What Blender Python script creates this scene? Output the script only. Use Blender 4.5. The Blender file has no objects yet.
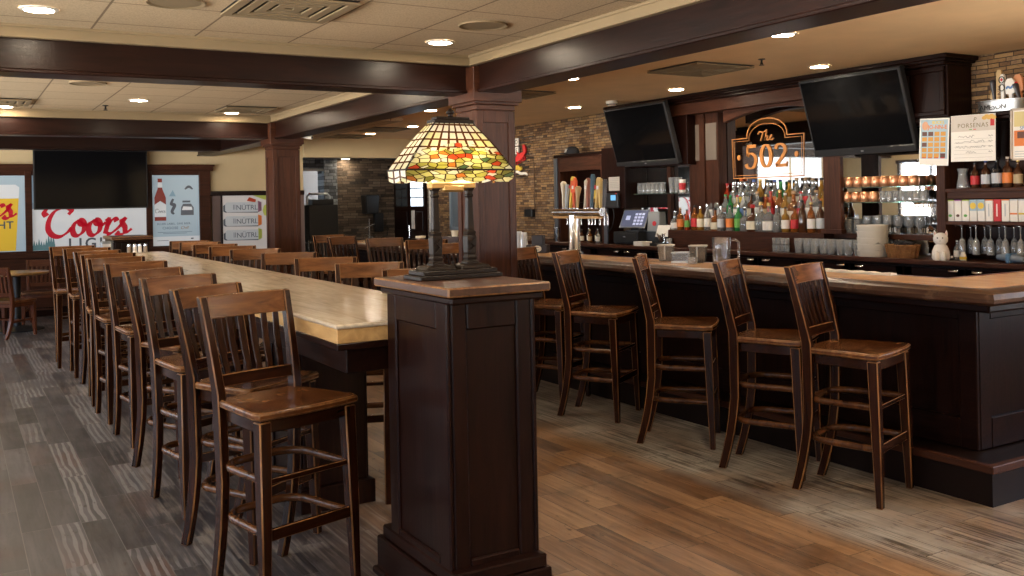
import bpy, bmesh, math, random
from math import sin, cos, pi, radians as R
from mathutils import Vector, Matrix
random.seed(7)
SC = bpy.context.scene
COL = SC.collection

# ------------------------------------------------------------------ mesh builder
class MB:
    def __init__(s):
        s.v = []; s.f = []; s.m = []; s.uv = {}
    def add(s, vs, fs, mi=0):
        o = len(s.v); s.v += [tuple(p) for p in vs]
        for f in fs:
            s.f.append([i + o for i in f]); s.m.append(mi)
        return s
    def box(s, x0, x1, y0, y1, z0, z1, mi=0):
        vs = [(x, y, z) for z in (z0, z1) for y in (y0, y1) for x in (x0, x1)]
        return s.add(vs, [(0, 2, 3, 1), (4, 5, 7, 6), (0, 1, 5, 4), (2, 6, 7, 3), (0, 4, 6, 2), (1, 3, 7, 5)], mi)
    def obox(s, mat, dx, dy, dz, mi=0):
        vs = [mat @ Vector((x * dx / 2, y * dy / 2, z * dz / 2)) for z in (-1, 1) for y in (-1, 1) for x in (-1, 1)]
        return s.add(vs, [(0, 2, 3, 1), (4, 5, 7, 6), (0, 1, 5, 4), (2, 6, 7, 3), (0, 4, 6, 2), (1, 3, 7, 5)], mi)
    def loft(s, secs, mi=0, cap=True, closed=False):
        n = len(secs[0]); vs = [p for q in secs for p in q]; fs = []
        k = len(secs)
        for i in range(k if closed else k - 1):
            j = (i + 1) % k
            for a in range(n):
                b = (a + 1) % n
                fs.append((i * n + a, i * n + b, j * n + b, j * n + a))
        if cap and not closed:
            fs.append(tuple(range(n))); fs.append(tuple(range((k - 1) * n, k * n)))
        return s.add(vs, fs, mi)
    def zloft(s, secs, mi=0):          # (cx,cy,z,w,d)
        return s.loft([[(x - w / 2, y - d / 2, z), (x + w / 2, y - d / 2, z), (x + w / 2, y + d / 2, z), (x - w / 2, y + d / 2, z)] for x, y, z, w, d in secs], mi)
    def tube(s, pts, r, n=8, mi=0, closed=False, flat=1.0):
        pts = [Vector(p) for p in pts]; k = len(pts); secs = []
        rs = r if isinstance(r, (list, tuple)) else [r] * k
        up = None
        for i, p in enumerate(pts):
            a = pts[(i - 1) % k] if (closed or i > 0) else p
            b = pts[(i + 1) % k] if (closed or i < k - 1) else p
            t = (b - a).normalized()
            ref = Vector((0, 0, 1)) if abs(t.z) < .9 else (up if up is not None else Vector((1, 0, 0)))
            u = t.cross(ref).normalized(); w = u.cross(t).normalized(); up = w if abs(t.z) < .9 else ref
            secs.append([p + (u * cos(2 * pi * q / n + pi / n) + w * flat * sin(2 * pi * q / n + pi / n)) * rs[i] for q in range(n)])
        return s.loft(secs, mi, True, closed)
    def lathe(s, prof, n=16, c=(0, 0, 0), mi=0, sx=1, sy=1):
        vs = []; fs = []; idx = []
        for r, z in prof:
            if r < 1e-5:
                idx.append([len(vs)]); vs.append((c[0], c[1], c[2] + z))
            else:
                idx.append(list(range(len(vs), len(vs) + n)))
                vs += [(c[0] + r * sx * cos(2 * pi * k / n), c[1] + r * sy * sin(2 * pi * k / n), c[2] + z) for k in range(n)]
        for a, b in zip(idx, idx[1:]):
            for k in range(n):
                l = (k + 1) % n
                if len(a) == 1 and len(b) == 1: continue
                if len(a) == 1: fs.append((a[0], b[l], b[k]))
                elif len(b) == 1: fs.append((a[k], a[l], b[0]))
                else: fs.append((a[k], a[l], b[l], b[k]))
        return s.add(vs, fs, mi)
    def prism(s, poly, z0, z1, mi=0):
        n = len(poly)
        vs = [(x, y, z0) for x, y in poly] + [(x, y, z1) for x, y in poly]
        fs = [tuple(range(n - 1, -1, -1)), tuple(range(n, 2 * n))] + [(i, (i + 1) % n, (i + 1) % n + n, i + n) for i in range(n)]
        return s.add(vs, fs, mi)
    def extr(s, poly, axis, a, b, mi=0):   # polygon in the plane across axis, swept a..b
        f = {'x': lambda p, q: (q, p[0], p[1]), 'y': lambda p, q: (p[0], q, p[1]), 'z': lambda p, q: (p[0], p[1], q)}[axis]
        n = len(poly)
        return s.add([f(p, a) for p in poly] + [f(p, b) for p in poly],
                     [tuple(range(n)), tuple(range(n, 2 * n))] + [(i, (i + 1) % n, (i + 1) % n + n, i + n) for i in range(n)], mi)
    def ribbon(s, pts, w0, w1=None, z0=0, z1=.003, nib=None, smooth=8, mi=0):
        P = catmull(pts, smooth) if smooth > 1 else [Vector((p[0], p[1])) for p in pts]
        k = len(P); secs = []
        for i, p in enumerate(P):
            a = P[max(i - 1, 0)]; b = P[min(i + 1, k - 1)]; t = (b - a)
            if t.length < 1e-9: t = Vector((1, 0))
            t.normalize(); n_ = Vector((-t.y, t.x))
            if nib is not None:
                w = w0 + (w1 - w0) * abs(sin(math.atan2(t.y, t.x) - nib))
            else:
                w = w0 if w1 is None else w0 + (w1 - w0) * sin(pi * i / (k - 1))
            q = n_ * w / 2
            secs.append([(p.x - q.x, p.y - q.y, z0), (p.x + q.x, p.y + q.y, z0), (p.x + q.x, p.y + q.y, z1), (p.x - q.x, p.y - q.y, z1)])
        return s.loft(secs, mi)
    def mesh(s, name, mats, smooth=None):
        me = bpy.data.meshes.new(name)
        me.from_pydata(s.v, [], s.f)
        for m in (mats if isinstance(mats, (list, tuple)) else [mats]): me.materials.append(m)
        for p, i in zip(me.polygons, s.m): p.material_index = i
        bm = bmesh.new(); bm.from_mesh(me); bmesh.ops.recalc_face_normals(bm, faces=bm.faces); bm.to_mesh(me); bm.free()
        if smooth is not None:
            me.shade_smooth(); me.set_sharp_from_angle(angle=R(smooth))
        return me
    def build(s, name, mats, parent=None, smooth=None, bevel=0, bmat=None, seg=1, loc=None, rot=None):
        return link(s.mesh(name, mats, smooth), name, parent, bevel, bmat, seg, loc, rot)

def link(me, name, parent=None, bevel=0, bmat=None, seg=1, loc=None, rot=None):
    o = bpy.data.objects.new(name, me); COL.objects.link(o)
    if parent: o.parent = parent
    if loc: o.location = loc
    if rot: o.rotation_euler = rot
    if bevel:
        md = o.modifiers.new('bevel', 'BEVEL'); md.width = bevel; md.segments = seg; md.limit_method = 'ANGLE'; md.angle_limit = R(40)
        if bmat is not None:
            me.materials.append(bmat); md.material = len(me.materials) - 1
    return o

def catmull(pts, n):
    P = [Vector((p[0], p[1])) for p in pts]; P = [2 * P[0] - P[1]] + P + [2 * P[-1] - P[-2]]; out = []
    for i in range(1, len(P) - 2):
        a, b, c, d = P[i - 1:i + 3]
        for k in range(n):
            t = k / n
            out.append(.5 * (2 * b + (c - a) * t + (2 * a - 5 * b + 4 * c - d) * t * t + (3 * b - a - 3 * c + d) * t ** 3))
    out.append(P[-2]); return out

def tag(o, label=None, cat=None, group=None, kind=None):
    if label: o['label'] = label
    if cat: o['category'] = cat
    if group: o['group'] = group
    if kind: o['kind'] = kind
    return o
def thing(name, label, cat, loc=(0, 0, 0), rz=0, group=None, rot=None):
    o = bpy.data.objects.new(name, None); COL.objects.link(o); o.empty_display_size = .1
    o.location = loc; o.rotation_euler = rot if rot else (0, 0, rz)
    return tag(o, label, cat, group)
def struct(o): o['kind'] = 'structure'; return o
def copy_tree(o, parent=None):
    c = o.copy(); COL.objects.link(c)
    if parent: c.parent = parent
    for ch in list(o.children): copy_tree(ch, c)
    return c
def dup(o, label, loc, rz=None, group=None):
    c = copy_tree(o); c['label'] = label; c.location = loc
    if rz is not None: c.rotation_euler = (0, 0, rz)
    if group: c['group'] = group
    return c
def text_mesh(body, size, depth=.002, shear=0, align='CENTER', space=1, bold=0):
    cu = bpy.data.curves.new('lettering', 'FONT'); cu.body = body; cu.size = size; cu.extrude = depth / 2; cu.shear = shear
    cu.align_x = align; cu.space_character = space; cu.offset = bold; cu.resolution_u = 3
    o = bpy.data.objects.new('lettering', cu); COL.objects.link(o)
    bpy.context.view_layer.update()
    me = bpy.data.meshes.new_from_object(o.evaluated_get(bpy.context.evaluated_depsgraph_get()))
    bpy.data.objects.remove(o); bpy.data.curves.remove(cu)
    return me
def text(body, size, mat, parent, loc, depth=.002, name='lettering', rot=None, **k):
    me = text_mesh(body, size, depth, **k); me.materials.clear(); me.materials.append(mat)
    return link(me, name, parent, loc=loc, rot=rot)
FAR = (R(90), 0, 0)          # faces -Y
EAST = (R(90), 0, R(-90))    # faces -X
ORD = ['first', 'second', 'third', 'fourth', 'fifth', 'sixth', 'seventh', 'eighth', 'ninth', 'tenth', 'eleventh', 'twelfth', 'thirteenth',
       'fourteenth', 'fifteenth', 'sixteenth', 'seventeenth', 'eighteenth', 'nineteenth', 'twentieth']

# ------------------------------------------------------------------ materials
class NT:
    def __init__(s, name):
        s.mat = bpy.data.materials.new(name); s.mat.use_nodes = True
        s.n = s.mat.node_tree.nodes; s.l = s.mat.node_tree.links
        s.b = s.n['Principled BSDF']; s.out = s.n['Material Output']
    def new(s, t, **k):
        q = s.n.new(t)
        for a, v in k.items(): setattr(q, a, v)
        return q
    def lk(s, a, b): s.l.new(a, b)
    def val(s, q, **k):
        for a, v in k.items(): q.inputs[a.replace('_', ' ')].default_value = v
        return q
    def math(s, op, a, b=0, c=None):
        q = s.new('ShaderNodeMath', operation=op)
        for i, v in enumerate((a, b, c)):
            if v is None: continue
            if isinstance(v, (int, float)): q.inputs[i].default_value = v
            else: s.lk(v, q.inputs[i])
        return q.outputs[0]
    def mix(s, f, a, b, mode='MIX'):
        q = s.new('ShaderNodeMix', data_type='RGBA', blend_type=mode)
        for i, v in ((0, f), (6, a), (7, b)):
            if isinstance(v, (int, float)): q.inputs[i].default_value = v
            elif isinstance(v, tuple): q.inputs[i].default_value = (*v, 1) if len(v) == 3 else v
            else: s.lk(v, q.inputs[i])
        return q.outputs[2]
    def ramp(s, f, stops, interp='LINEAR'):
        q = s.new('ShaderNodeValToRGB'); r = q.color_ramp; r.interpolation = interp
        while len(r.elements) < len(stops): r.elements.new(.5)
        for e, (p, c) in zip(r.elements, stops): e.position = p; e.color = (*c, 1)
        s.lk(f, q.inputs[0]); return q.outputs[0]
    def obj(s, scale=(1, 1, 1), rnd=0):
        t = s.new('ShaderNodeTexCoord'); mp = s.new('ShaderNodeMapping'); mp.inputs['Scale'].default_value = scale
        s.lk(t.outputs['Object'], mp.inputs[0])
        if rnd:
            oi = s.new('ShaderNodeObjectInfo'); m = s.math('MULTIPLY', oi.outputs['Random'], rnd)
            cx = s.new('ShaderNodeCombineXYZ')
            for i in range(3): s.lk(m, cx.inputs[i])
            s.lk(cx.outputs[0], mp.inputs['Location'])
        return mp.outputs[0]
    def noise(s, vec, scale, detail=4, rough=.55, dist=0):
        q = s.new('ShaderNodeTexNoise'); s.val(q, Scale=scale, Detail=detail, Roughness=rough, Distortion=dist); s.lk(vec, q.inputs['Vector']); return q.outputs[0]
    def bump(s, h, strength=.2, dist=.01):
        q = s.new('ShaderNodeBump'); s.val(q, Strength=strength, Distance=dist); s.lk(h, q.inputs['Height']); s.lk(q.outputs[0], s.b.inputs['Normal']); return q

def P(name, col, rough=.5, metal=0, trans=0, spec=.5, emit=None, estr=0, coat=0, ior=1.45, alpha=1):
    t = NT(name); b = t.b
    t.val(b, Base_Color=(*col, 1), Roughness=rough, Metallic=metal, Transmission_Weight=trans, Specular_IOR_Level=spec, Coat_Weight=coat, IOR=ior, Alpha=alpha)
    if emit: t.val(b, Emission_Color=(*emit, 1), Emission_Strength=estr)
    return t.mat

def wood(name, c1, c2, axis='z', rough=.35, coat=.25, fine=1.0, bump=.15, worn=None, rnd=7.3, spec=.3):
    t = NT(name)
    a, b = 1.6, 22.0 * fine
    sc = {'x': (a, b, b), 'y': (b, a, b), 'z': (b, b, a)}[axis]
    v = t.obj(sc, rnd)
    n = t.noise(v, 1.6, 6, .6, 1.4)
    lo = {'x': (.5, 5, 5), 'y': (5, .5, 5), 'z': (5, 5, .5)}[axis]
    n2 = t.noise(t.obj(lo, rnd), 1.2, 3, .5, 2.0)
    f = t.math('ADD', t.math('MULTIPLY', n, .65), t.math('MULTIPLY', n2, .35))
    c = t.ramp(f, [(.33, c1), (.66, c2)])
    if worn:
        w = t.noise(t.obj((1, 1, 1), rnd), 9, 5, .7)
        c = t.mix(t.ramp(w, [(.53, (0, 0, 0)), (.70, (.8, .8, .8))]), c, worn)
    t.lk(c, t.b.inputs['Base Color'])
    t.val(t.b, Roughness=rough, Coat_Weight=coat, Coat_Roughness=.18, Specular_IOR_Level=spec)
    t.bump(n, bump, .002)
    return t.mat

DK1, DK2 = (.0050, .0017, .0012), (.019, .0062, .0040)
DW = {a: wood('dark_stained_oak_' + a, DK1, DK2, a, .30, .0, 1.0, .3, spec=.12) for a in 'xyz'}
BM = {a: wood('beam_oak_' + a, (.0050, .0017, .0012), (.019, .0062, .0040), a, .32, .0, .7, .4, spec=.2) for a in 'xyz'}
CAPW = wood('pier_cap_wood', (.022, .0075, .004), (.085, .034, .018), 'y', .3, .1, .8, .2)
BF = {a: wood('near_black_bar_wood_' + a, (.0045, .0016, .0012), (.015, .0050, .0034), a, .40, .0, 1.0, .3, spec=.06) for a in 'xyz'}
BR = {a: wood('brown_stained_oak_' + a, (.026, .0082, .0042), (.075, .026, .0130), a, .42, .0, 1.0, .3, spec=.15) for a in 'xyz'}
ST = {a: wood('stool_wood_' + a, (.008, .0020, .0007), (.038, .0105, .0030), a, .26, .0, .8, .12, spec=.2) for a in 'xyz'}
CREST = wood('stool_crest_lit_wood', (.045, .0135, .0040), (.25, .095, .029), 'x', .24, .0, .45, .1, spec=.35)  # downlight reflections on the crest rails put into this lighter wood tone
RING = wood('stool_ring_wood', (.022, .0065, .0022), (.13, .046, .0135), 'x', .26, .0, .5, .1, spec=.3)
STW = wood('stool_worn_edge', (.05, .016, .005), (.36, .165, .055), 'z', .4, .0, .6, .1)
SEAT = wood('stool_seat_wood', (.040, .0115, .0036), (.160, .055, .0165), 'x', .25, .05, .7, .1, spec=.3, worn=(.30, .145, .055))
DCH = {a: wood('dining_chair_wood_' + a, (.05, .013, .005), (.13, .038, .014), a, .3, .0, .8, .1) for a in 'xyz'}
TOPW = wood('pale_varnished_ash_y', (.44, .345, .24), (.76, .64, .49), 'y', .2, .2, .6, .06, rnd=0)
TOPE = wood('honey_table_edge', (.34, .175, .055), (.66, .41, .17), 'y', .3, .2, .35, .06, rnd=0)
BART = wood('honey_bar_top', (.40, .20, .08), (.60, .34, .15), 'y', .26, .1, .6, .06, rnd=0)
NOSE = wood('worn_bar_rail', (.022, .0085, .0048), (.075, .034, .019), 'y', .30, .0, .9, .2, spec=.3, worn=(.15, .085, .05), rnd=0)
BLACK = P('satin_black', (.012, .012, .013), .4)
SCREEN = P('black_glass_screen', (.004, .004, .0045), .07, spec=.28)
PLASTIC = P('black_plastic', (.018, .018, .02), .35)
CHROME = P('brushed_chrome', (.72, .72, .73), .16, 1)
STEEL = P('galvanised_steel', (.50, .51, .52), .35, 1)
COPPER = P('hammered_copper', (.80, .40, .22), .34, .75)
BRONZE = P('dark_bronze', (.012, .0068, .0045), .36, .0, spec=.18)
GLASS = P('clear_glass', (.97, .98, .97), .03, trans=.74, ior=1.45, spec=1.0)
GLASSG = P('green_shelf_glass', (.55, .8, .72), .05, trans=.9)
GLASSC = P('very_clear_glass', (1, 1, 1), .02, trans=.95, spec=.9)
WHITE = P('white_ceramic', (.78, .75, .70), .25)
PAPER = P('white_paper', (.80, .76, .70), .7)
CREAM = P('cream_label', (.70, .62, .46), .55)
RED = P('red_print', (.55, .025, .03), .5)
ORANGE = P('orange_print', (.72, .20, .04), .5)
YELLOW = P('yellow_print', (.72, .50, .06), .5)
GREEN = P('green_print', (.10, .34, .05), .5)
LIME = P('lime_print', (.42, .50, .10), .5)
BLUE = P('blue_print', (.10, .20, .42), .5)
SKYB = P('pale_blue_print', (.36, .50, .58), .6)
GREY = P('grey_print', (.10, .11, .12), .5)
LGREY = P('light_grey_print', (.50, .51, .53), .5)
BROWNP = P('brown_print', (.11, .04, .025), .5)
LENS = P('downlight_lens', (1, 1, 1), .5, emit=(1.0, .84, .62), estr=150)
LENS2 = P('downlight_lens_small', (1, 1, 1), .5, emit=(1.0, .84, .62), estr=60)
TRIMW = P('white_metal_trim', (.75, .70, .62), .5)
MIRROR = P('mirror_silver', (.86, .86, .85), .02, 1)

def paint(name, col, var=.06, rough=.8):
    t = NT(name); n = t.noise(t.obj((1, 1, 1)), 2.2, 5)
    t.lk(t.ramp(n, [(.3, tuple(c * (1 - var) for c in col)), (.7, tuple(min(1, c * (1 + var)) for c in col))]), t.b.inputs['Base Color'])
    t.val(t.b, Roughness=rough); t.bump(t.noise(t.obj((1, 1, 1)), 160, 2), .08, .002); return t.mat
TAN = paint('tan_wall_paint', (.60, .47, .28))
TANC = paint('tan_ceiling_paint', (.86, .62, .34))
MOULD = paint('tan_cove_paint', (.23, .165, .088))
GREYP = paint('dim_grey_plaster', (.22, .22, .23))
WAINS = paint('mauve_brown_panel', (.15, .105, .095))

def tiles():
    t = NT('acoustic_ceiling_tile')
    tc = t.new('ShaderNodeTexCoord'); mp = t.new('ShaderNodeMapping'); t.lk(tc.outputs['Object'], mp.inputs[0])
    mp.inputs['Location'].default_value = (-.141, -.51 + .003, 0)
    br = t.new('ShaderNodeTexBrick', offset=0.0, squash=1.0)
    t.val(br, Scale=1, Mortar_Size=.007, Mortar_Smooth=.1, Brick_Width=.61, Row_Height=.61, Bias=0)
    br.inputs['Color1'].default_value = (.52, .395, .245, 1); br.inputs['Color2'].default_value = (.58, .44, .275, 1); br.inputs['Mortar'].default_value = (.22, .15, .085, 1)
    t.lk(mp.outputs[0], br.inputs[0])
    sp = t.noise(t.obj((1, 1, 1)), 95, 3, .7)
    c = t.mix(.55, br.outputs[0], t.ramp(sp, [(.36, (.55, .55, .55)), (.55, (1, 1, 1))]), 'MULTIPLY')
    t.lk(c, t.b.inputs['Base Color']); t.val(t.b, Roughness=.9)
    t.bump(t.math('ADD', t.math('MULTIPLY', br.outputs[1], -1.0), t.math('MULTIPLY', sp, .2)), .5, .006)
    return t.mat
TILE = tiles()

def stone(name, stops, swap=True, row=.043, width=.20):
    t = NT(name)
    tc = t.new('ShaderNodeTexCoord'); sp = t.new('ShaderNodeSeparateXYZ'); t.lk(tc.outputs['Object'], sp.inputs[0])
    cx = t.new('ShaderNodeCombineXYZ')
    wob = t.noise(tc.outputs['Object'], 3, 2)
    t.lk(t.math('ADD', sp.outputs[1 if swap else 0], t.math('MULTIPLY', wob, .05)), cx.inputs[0]); t.lk(t.math('ADD', sp.outputs[2], t.math('MULTIPLY', wob, .02)), cx.inputs[1])
    br = t.new('ShaderNodeTexBrick', offset=.37, offset_frequency=2, squash=.6, squash_frequency=3)
    t.val(br, Scale=1, Mortar_Size=.0035, Mortar_Smooth=.3, Brick_Width=width, Row_Height=row)
    br.inputs['Color1'].default_value = (0, 0, 0, 1); br.inputs['Color2'].default_value = (1, 1, 1, 1); br.inputs['Mortar'].default_value = (.5, .5, .5, 1)
    t.lk(cx.outputs[0], br.inputs[0])
    g = t.noise(t.obj((3, 8, 14) if swap else (8, 3, 14)), 2.2, 5, .65)
    f = t.math('ADD', t.math('MULTIPLY', br.outputs[0], .72), t.math('MULTIPLY', g, .42))
    c = t.ramp(f, stops)
    c = t.mix(br.outputs[1], c, (.018, .012, .008))
    t.lk(c, t.b.inputs['Base Color']); t.val(t.b, Roughness=.75)
    t.bump(t.math('ADD', t.math('ADD', t.math('MULTIPLY', br.outputs[1], -1.2), br.outputs[0]), g), .8, .02)
    return t.mat
STONE = stone('golden_ledger_stone', row=.036, width=.17, stops= [(.10, (.035, .020, .014)), (.30, (.115, .056, .024)), (.5, (.235, .125, .046)), (.68, (.36, .215, .088)), (.82, (.16, .09, .052)), (1, (.42, .29, .15))])
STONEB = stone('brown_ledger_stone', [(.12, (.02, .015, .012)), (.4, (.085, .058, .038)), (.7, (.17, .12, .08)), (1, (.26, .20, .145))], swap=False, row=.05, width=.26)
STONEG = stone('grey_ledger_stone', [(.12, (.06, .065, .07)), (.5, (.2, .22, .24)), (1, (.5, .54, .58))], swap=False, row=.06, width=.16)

def floor_mat():
    t = NT('worn_plank_floor')
    tc = t.new('ShaderNodeTexCoord'); sp = t.new('ShaderNodeSeparateXYZ'); t.lk(tc.outputs['Object'], sp.inputs[0])
    X, Y = sp.outputs[0], sp.outputs[1]
    cx = t.new('ShaderNodeCombineXYZ'); t.lk(Y, cx.inputs[0]); t.lk(X, cx.inputs[1])
    br = t.new('ShaderNodeTexBrick', offset=.43, offset_frequency=2, squash=.7, squash_frequency=3)
    t.val(br, Scale=1, Mortar_Size=.0018, Mortar_Smooth=.2, Brick_Width=.92, Row_Height=.1315)
    br.inputs['Color1'].default_value = (0, 0, 0, 1); br.inputs['Color2'].default_value = (1, 1, 1, 1); br.inputs['Mortar'].default_value = (.5, .5, .5, 1)
    mp = t.new('ShaderNodeMapping'); mp.inputs['Location'].default_value = (0, -.002, 0); t.lk(cx.outputs[0], mp.inputs[0]); t.lk(mp.outputs[0], br.inputs[0])
    pid = br.outputs[0]
    off = t.new('ShaderNodeCombineXYZ'); t.lk(t.math('MULTIPLY', pid, 31), off.inputs[0]); t.lk(t.math('MULTIPLY', pid, 17), off.inputs[1])
    va = t.new('ShaderNodeVectorMath', operation='ADD'); t.lk(tc.outputs['Object'], va.inputs[0]); t.lk(off.outputs[0], va.inputs[1])
    def st(sx, sy):
        m = t.new('ShaderNodeMapping'); m.inputs['Scale'].default_value = (sx, sy, 1); t.lk(va.outputs[0], m.inputs[0]); return m.outputs[0]
    grain = t.noise(st(16, 1.1), 1.5, 6, .6, .8)
    figure = t.noise(st(5, .7), 1.6, 4, .55, 1.6)
    cloud = t.noise(tc.outputs['Object'], 1.3, 4, .6)
    f = t.math('ADD', t.math('ADD', t.math('MULTIPLY', pid, .22), t.math('MULTIPLY', grain, .42)), t.math('ADD', t.math('MULTIPLY', figure, .30), t.math('MULTIPLY', cloud, .16)))
    base = t.ramp(f, [(.34, (.036, .016, .008)), (.47, (.125, .060, .028)), (.60, (.235, .125, .060)), (.76, (.35, .205, .105))])
    blot = t.noise(tc.outputs['Object'], .55, 3, .5)
    def band(v, a, b, soft):
        q = t.new('ShaderNodeMapRange', interpolation_type='SMOOTHSTEP'); t.lk(v, q.inputs[0]); t.val(q, From_Min=a - soft, From_Max=a + soft)
        p = t.new('ShaderNodeMapRange', interpolation_type='SMOOTHSTEP'); t.lk(v, p.inputs[0]); t.val(p, From_Min=b - soft, From_Max=b + soft)
        return t.math('SUBTRACT', q.outputs[0], p.outputs[0])
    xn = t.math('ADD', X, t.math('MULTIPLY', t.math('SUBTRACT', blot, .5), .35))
    # long-table side greyed by wear and painted-in daylight glare, some boards still red-brown
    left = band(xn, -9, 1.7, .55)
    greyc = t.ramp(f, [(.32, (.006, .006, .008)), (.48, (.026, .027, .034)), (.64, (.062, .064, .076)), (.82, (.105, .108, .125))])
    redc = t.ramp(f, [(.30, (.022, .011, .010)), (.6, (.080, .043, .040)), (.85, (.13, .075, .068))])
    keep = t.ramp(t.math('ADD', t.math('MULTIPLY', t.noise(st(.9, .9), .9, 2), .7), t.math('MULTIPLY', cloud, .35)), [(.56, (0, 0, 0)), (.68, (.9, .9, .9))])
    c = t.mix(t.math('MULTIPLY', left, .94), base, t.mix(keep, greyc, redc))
    # scraped strips, finish worn to pale wood where stools drag
    bar = band(xn, 3.50, 4.55, .10); mid = band(xn, .85, 2.1, .18); zeb = band(xn, .42, 1.05, .12)
    def stripes(fx, fy, scale, dist):
        w = t.new('ShaderNodeTexWave', wave_type='BANDS', bands_direction='X'); t.val(w, Scale=scale, Distortion=dist, Detail=2.5, Detail_Scale=.9, Detail_Roughness=.6)
        m = t.new('ShaderNodeMapping'); m.inputs['Scale'].default_value = (fx, fy, 1); t.lk(va.outputs[0], m.inputs[0]); t.lk(m.outputs[0], w.inputs[0]); return w.outputs[1]
    gate0 = t.noise(tc.outputs['Object'], 2.2, 4, .6)
    z1 = t.ramp(stripes(1, .22, 8.5, 5), [(.50, (0, 0, 0)), (.68, (1, 1, 1))])
    pick = t.ramp(t.math('ADD', t.math('MULTIPLY', pid, .75), t.math('MULTIPLY', cloud, .5)), [(.70, (0, 0, 0)), (.78, (1, 1, 1))])
    c = t.mix(t.math('MULTIPLY', t.math('MULTIPLY', z1, pick), t.math('MULTIPLY', zeb, .6)), c, (.25, .245, .25))
    scr = t.noise(st(34, 1.0), 1.3, 5, .7, .5)
    z2 = t.ramp(t.math('ADD', t.math('MULTIPLY', scr, .62), t.math('MULTIPLY', gate0, .40)), [(.50, (0, 0, 0)), (.60, (1, 1, 1))])
    c = t.mix(t.math('MULTIPLY', t.math('MULTIPLY', z2, mid), .75), c, (.29, .25, .22))
    c = t.mix(t.math('MULTIPLY', bar, t.ramp(cloud, [(.36, (.28, .28, .28)), (.60, (1, 1, 1))])), c, (.36, .325, .28))
    z3 = t.ramp(t.math('ADD', t.math('MULTIPLY', t.noise(st(46, .6), 1.2, 4, .7, .4), .7), t.math('MULTIPLY', grain, .3)), [(.46, (0, 0, 0)), (.56, (1, 1, 1))])
    gate = t.ramp(t.noise(tc.outputs['Object'], 2.2, 4, .6), [(.40, (.15, .15, .15)), (.56, (1, 1, 1))])
    c = t.mix(t.math('MULTIPLY', t.math('MULTIPLY', z3, gate), t.math('MULTIPLY', bar, .95)), c, (.048, .030, .020))
    # dirty dark smudges and small dents
    dm = t.ramp(t.noise(tc.outputs['Object'], 2.3, 5, .6), [(.54, (0, 0, 0)), (.72, (1, 1, 1))])
    c = t.mix(t.math('MULTIPLY', dm, .45), c, (.035, .020, .012))
    dn = t.ramp(t.noise(st(9, 3), 3.2, 3, .6), [(.62, (0, 0, 0)), (.70, (1, 1, 1))])
    c = t.mix(t.math('MULTIPLY', dn, .65), c, (.03, .016, .010))
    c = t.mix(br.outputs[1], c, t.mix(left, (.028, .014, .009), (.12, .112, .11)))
    t.lk(c, t.b.inputs['Base Color'])
    t.lk(t.math('ADD', .26, t.math('MULTIPLY', cloud, .26)), t.b.inputs['Roughness'])
    t.bump(t.math('ADD', t.math('MULTIPLY', br.outputs[1], -1.0), t.math('MULTIPLY', grain, .5)), .35, .004)
    return t.mat
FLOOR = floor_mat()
# ------------------------------------------------------------------ setting
def sbox(name, mat, *bx, bevel=0):
    m = MB()
    for b in bx: m.box(*b)
    return struct(m.build(name, mat, bevel=bevel))
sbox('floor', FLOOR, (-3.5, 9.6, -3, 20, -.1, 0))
# ceilings: tiled trays on the left, painted board over the bar
sbox('ceiling', TILE, (-3.5, 3.45, -3, 6.3, 2.65, 2.9), (-3.5, 3.45, 6.45, 11.45, 2.65, 2.9), (-3.5, 5.2, 11.55, 15.6, 2.65, 2.9))
sbox('ceiling_bar', TANC, (3.5, 7.6, -3, 15.6, 2.70, 2.9))
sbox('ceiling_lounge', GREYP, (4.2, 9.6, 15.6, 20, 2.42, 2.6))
# outer shell; daylight windows in the left wall, added ones front right
def wall_windows(name, axis, pos, a0, a1, wins, z0, z1, mat):
    m = MB(); edges = [a0]
    for w in wins: edges += list(w)
    edges.append(a1)
    def bx(p, q, u, v):
        if axis == 'x': m.box(pos - .15, pos, p, q, u, v)
        else: m.box(p, q, pos - .15, pos, u, v)
    for i in range(0, len(edges), 2): bx(edges[i], edges[i + 1], 0, 2.9)
    for p, q in wins: bx(p, q, 0, z0); bx(p, q, z1, 2.9)
    return struct(m.build(name, mat))
LW = [(-2.2, -.6), (.2, 1.8), (2.6, 4.2), (5.0, 6.6), (7.4, 9.0), (9.8, 11.4), (12.2, 13.8)]
wall_windows('wall_left', 'x', -3.5, -3, 15.6, LW, .85, 2.25, TAN)
sbox('wall_rear', TAN, (-3.65, 7.6, -3.15, -3.0, 0, 2.9))
n_ = 10
for (p, q) in LW:
    m = MB()
    for a in (p, (p + q) / 2, q): m.box(-3.56, -3.48, a - .035, a + .035, .80, 2.30)
    for z in (.83, 2.27): m.box(-3.56, -3.46, p - .06, q + .06, z - .04, z + .04)
    struct(m.build('window_%d' % n_, DW['z'])); n_ += 1
sbox('wall_right', STONE, (7.45, 7.6, 2.3, 15.42, 0, 2.9))
ADDED_RW = [(-2.7, -1.3), (-.9, .5), (.9, 2.1)]  # unseen windows added to brighten the bar side and its ceiling
wall_windows('wall_front_right', 'x', 7.6, -3, 2.3, ADDED_RW, .85, 2.4, TAN)
sbox('wall_far', TAN, (-3.65, 5.12, 15.5, 15.62, 0, 2.9))
sbox('wall_bulkhead', TAN, (5.12, 7.6, 15.42, 15.62, 2.365, 2.9))
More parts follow.
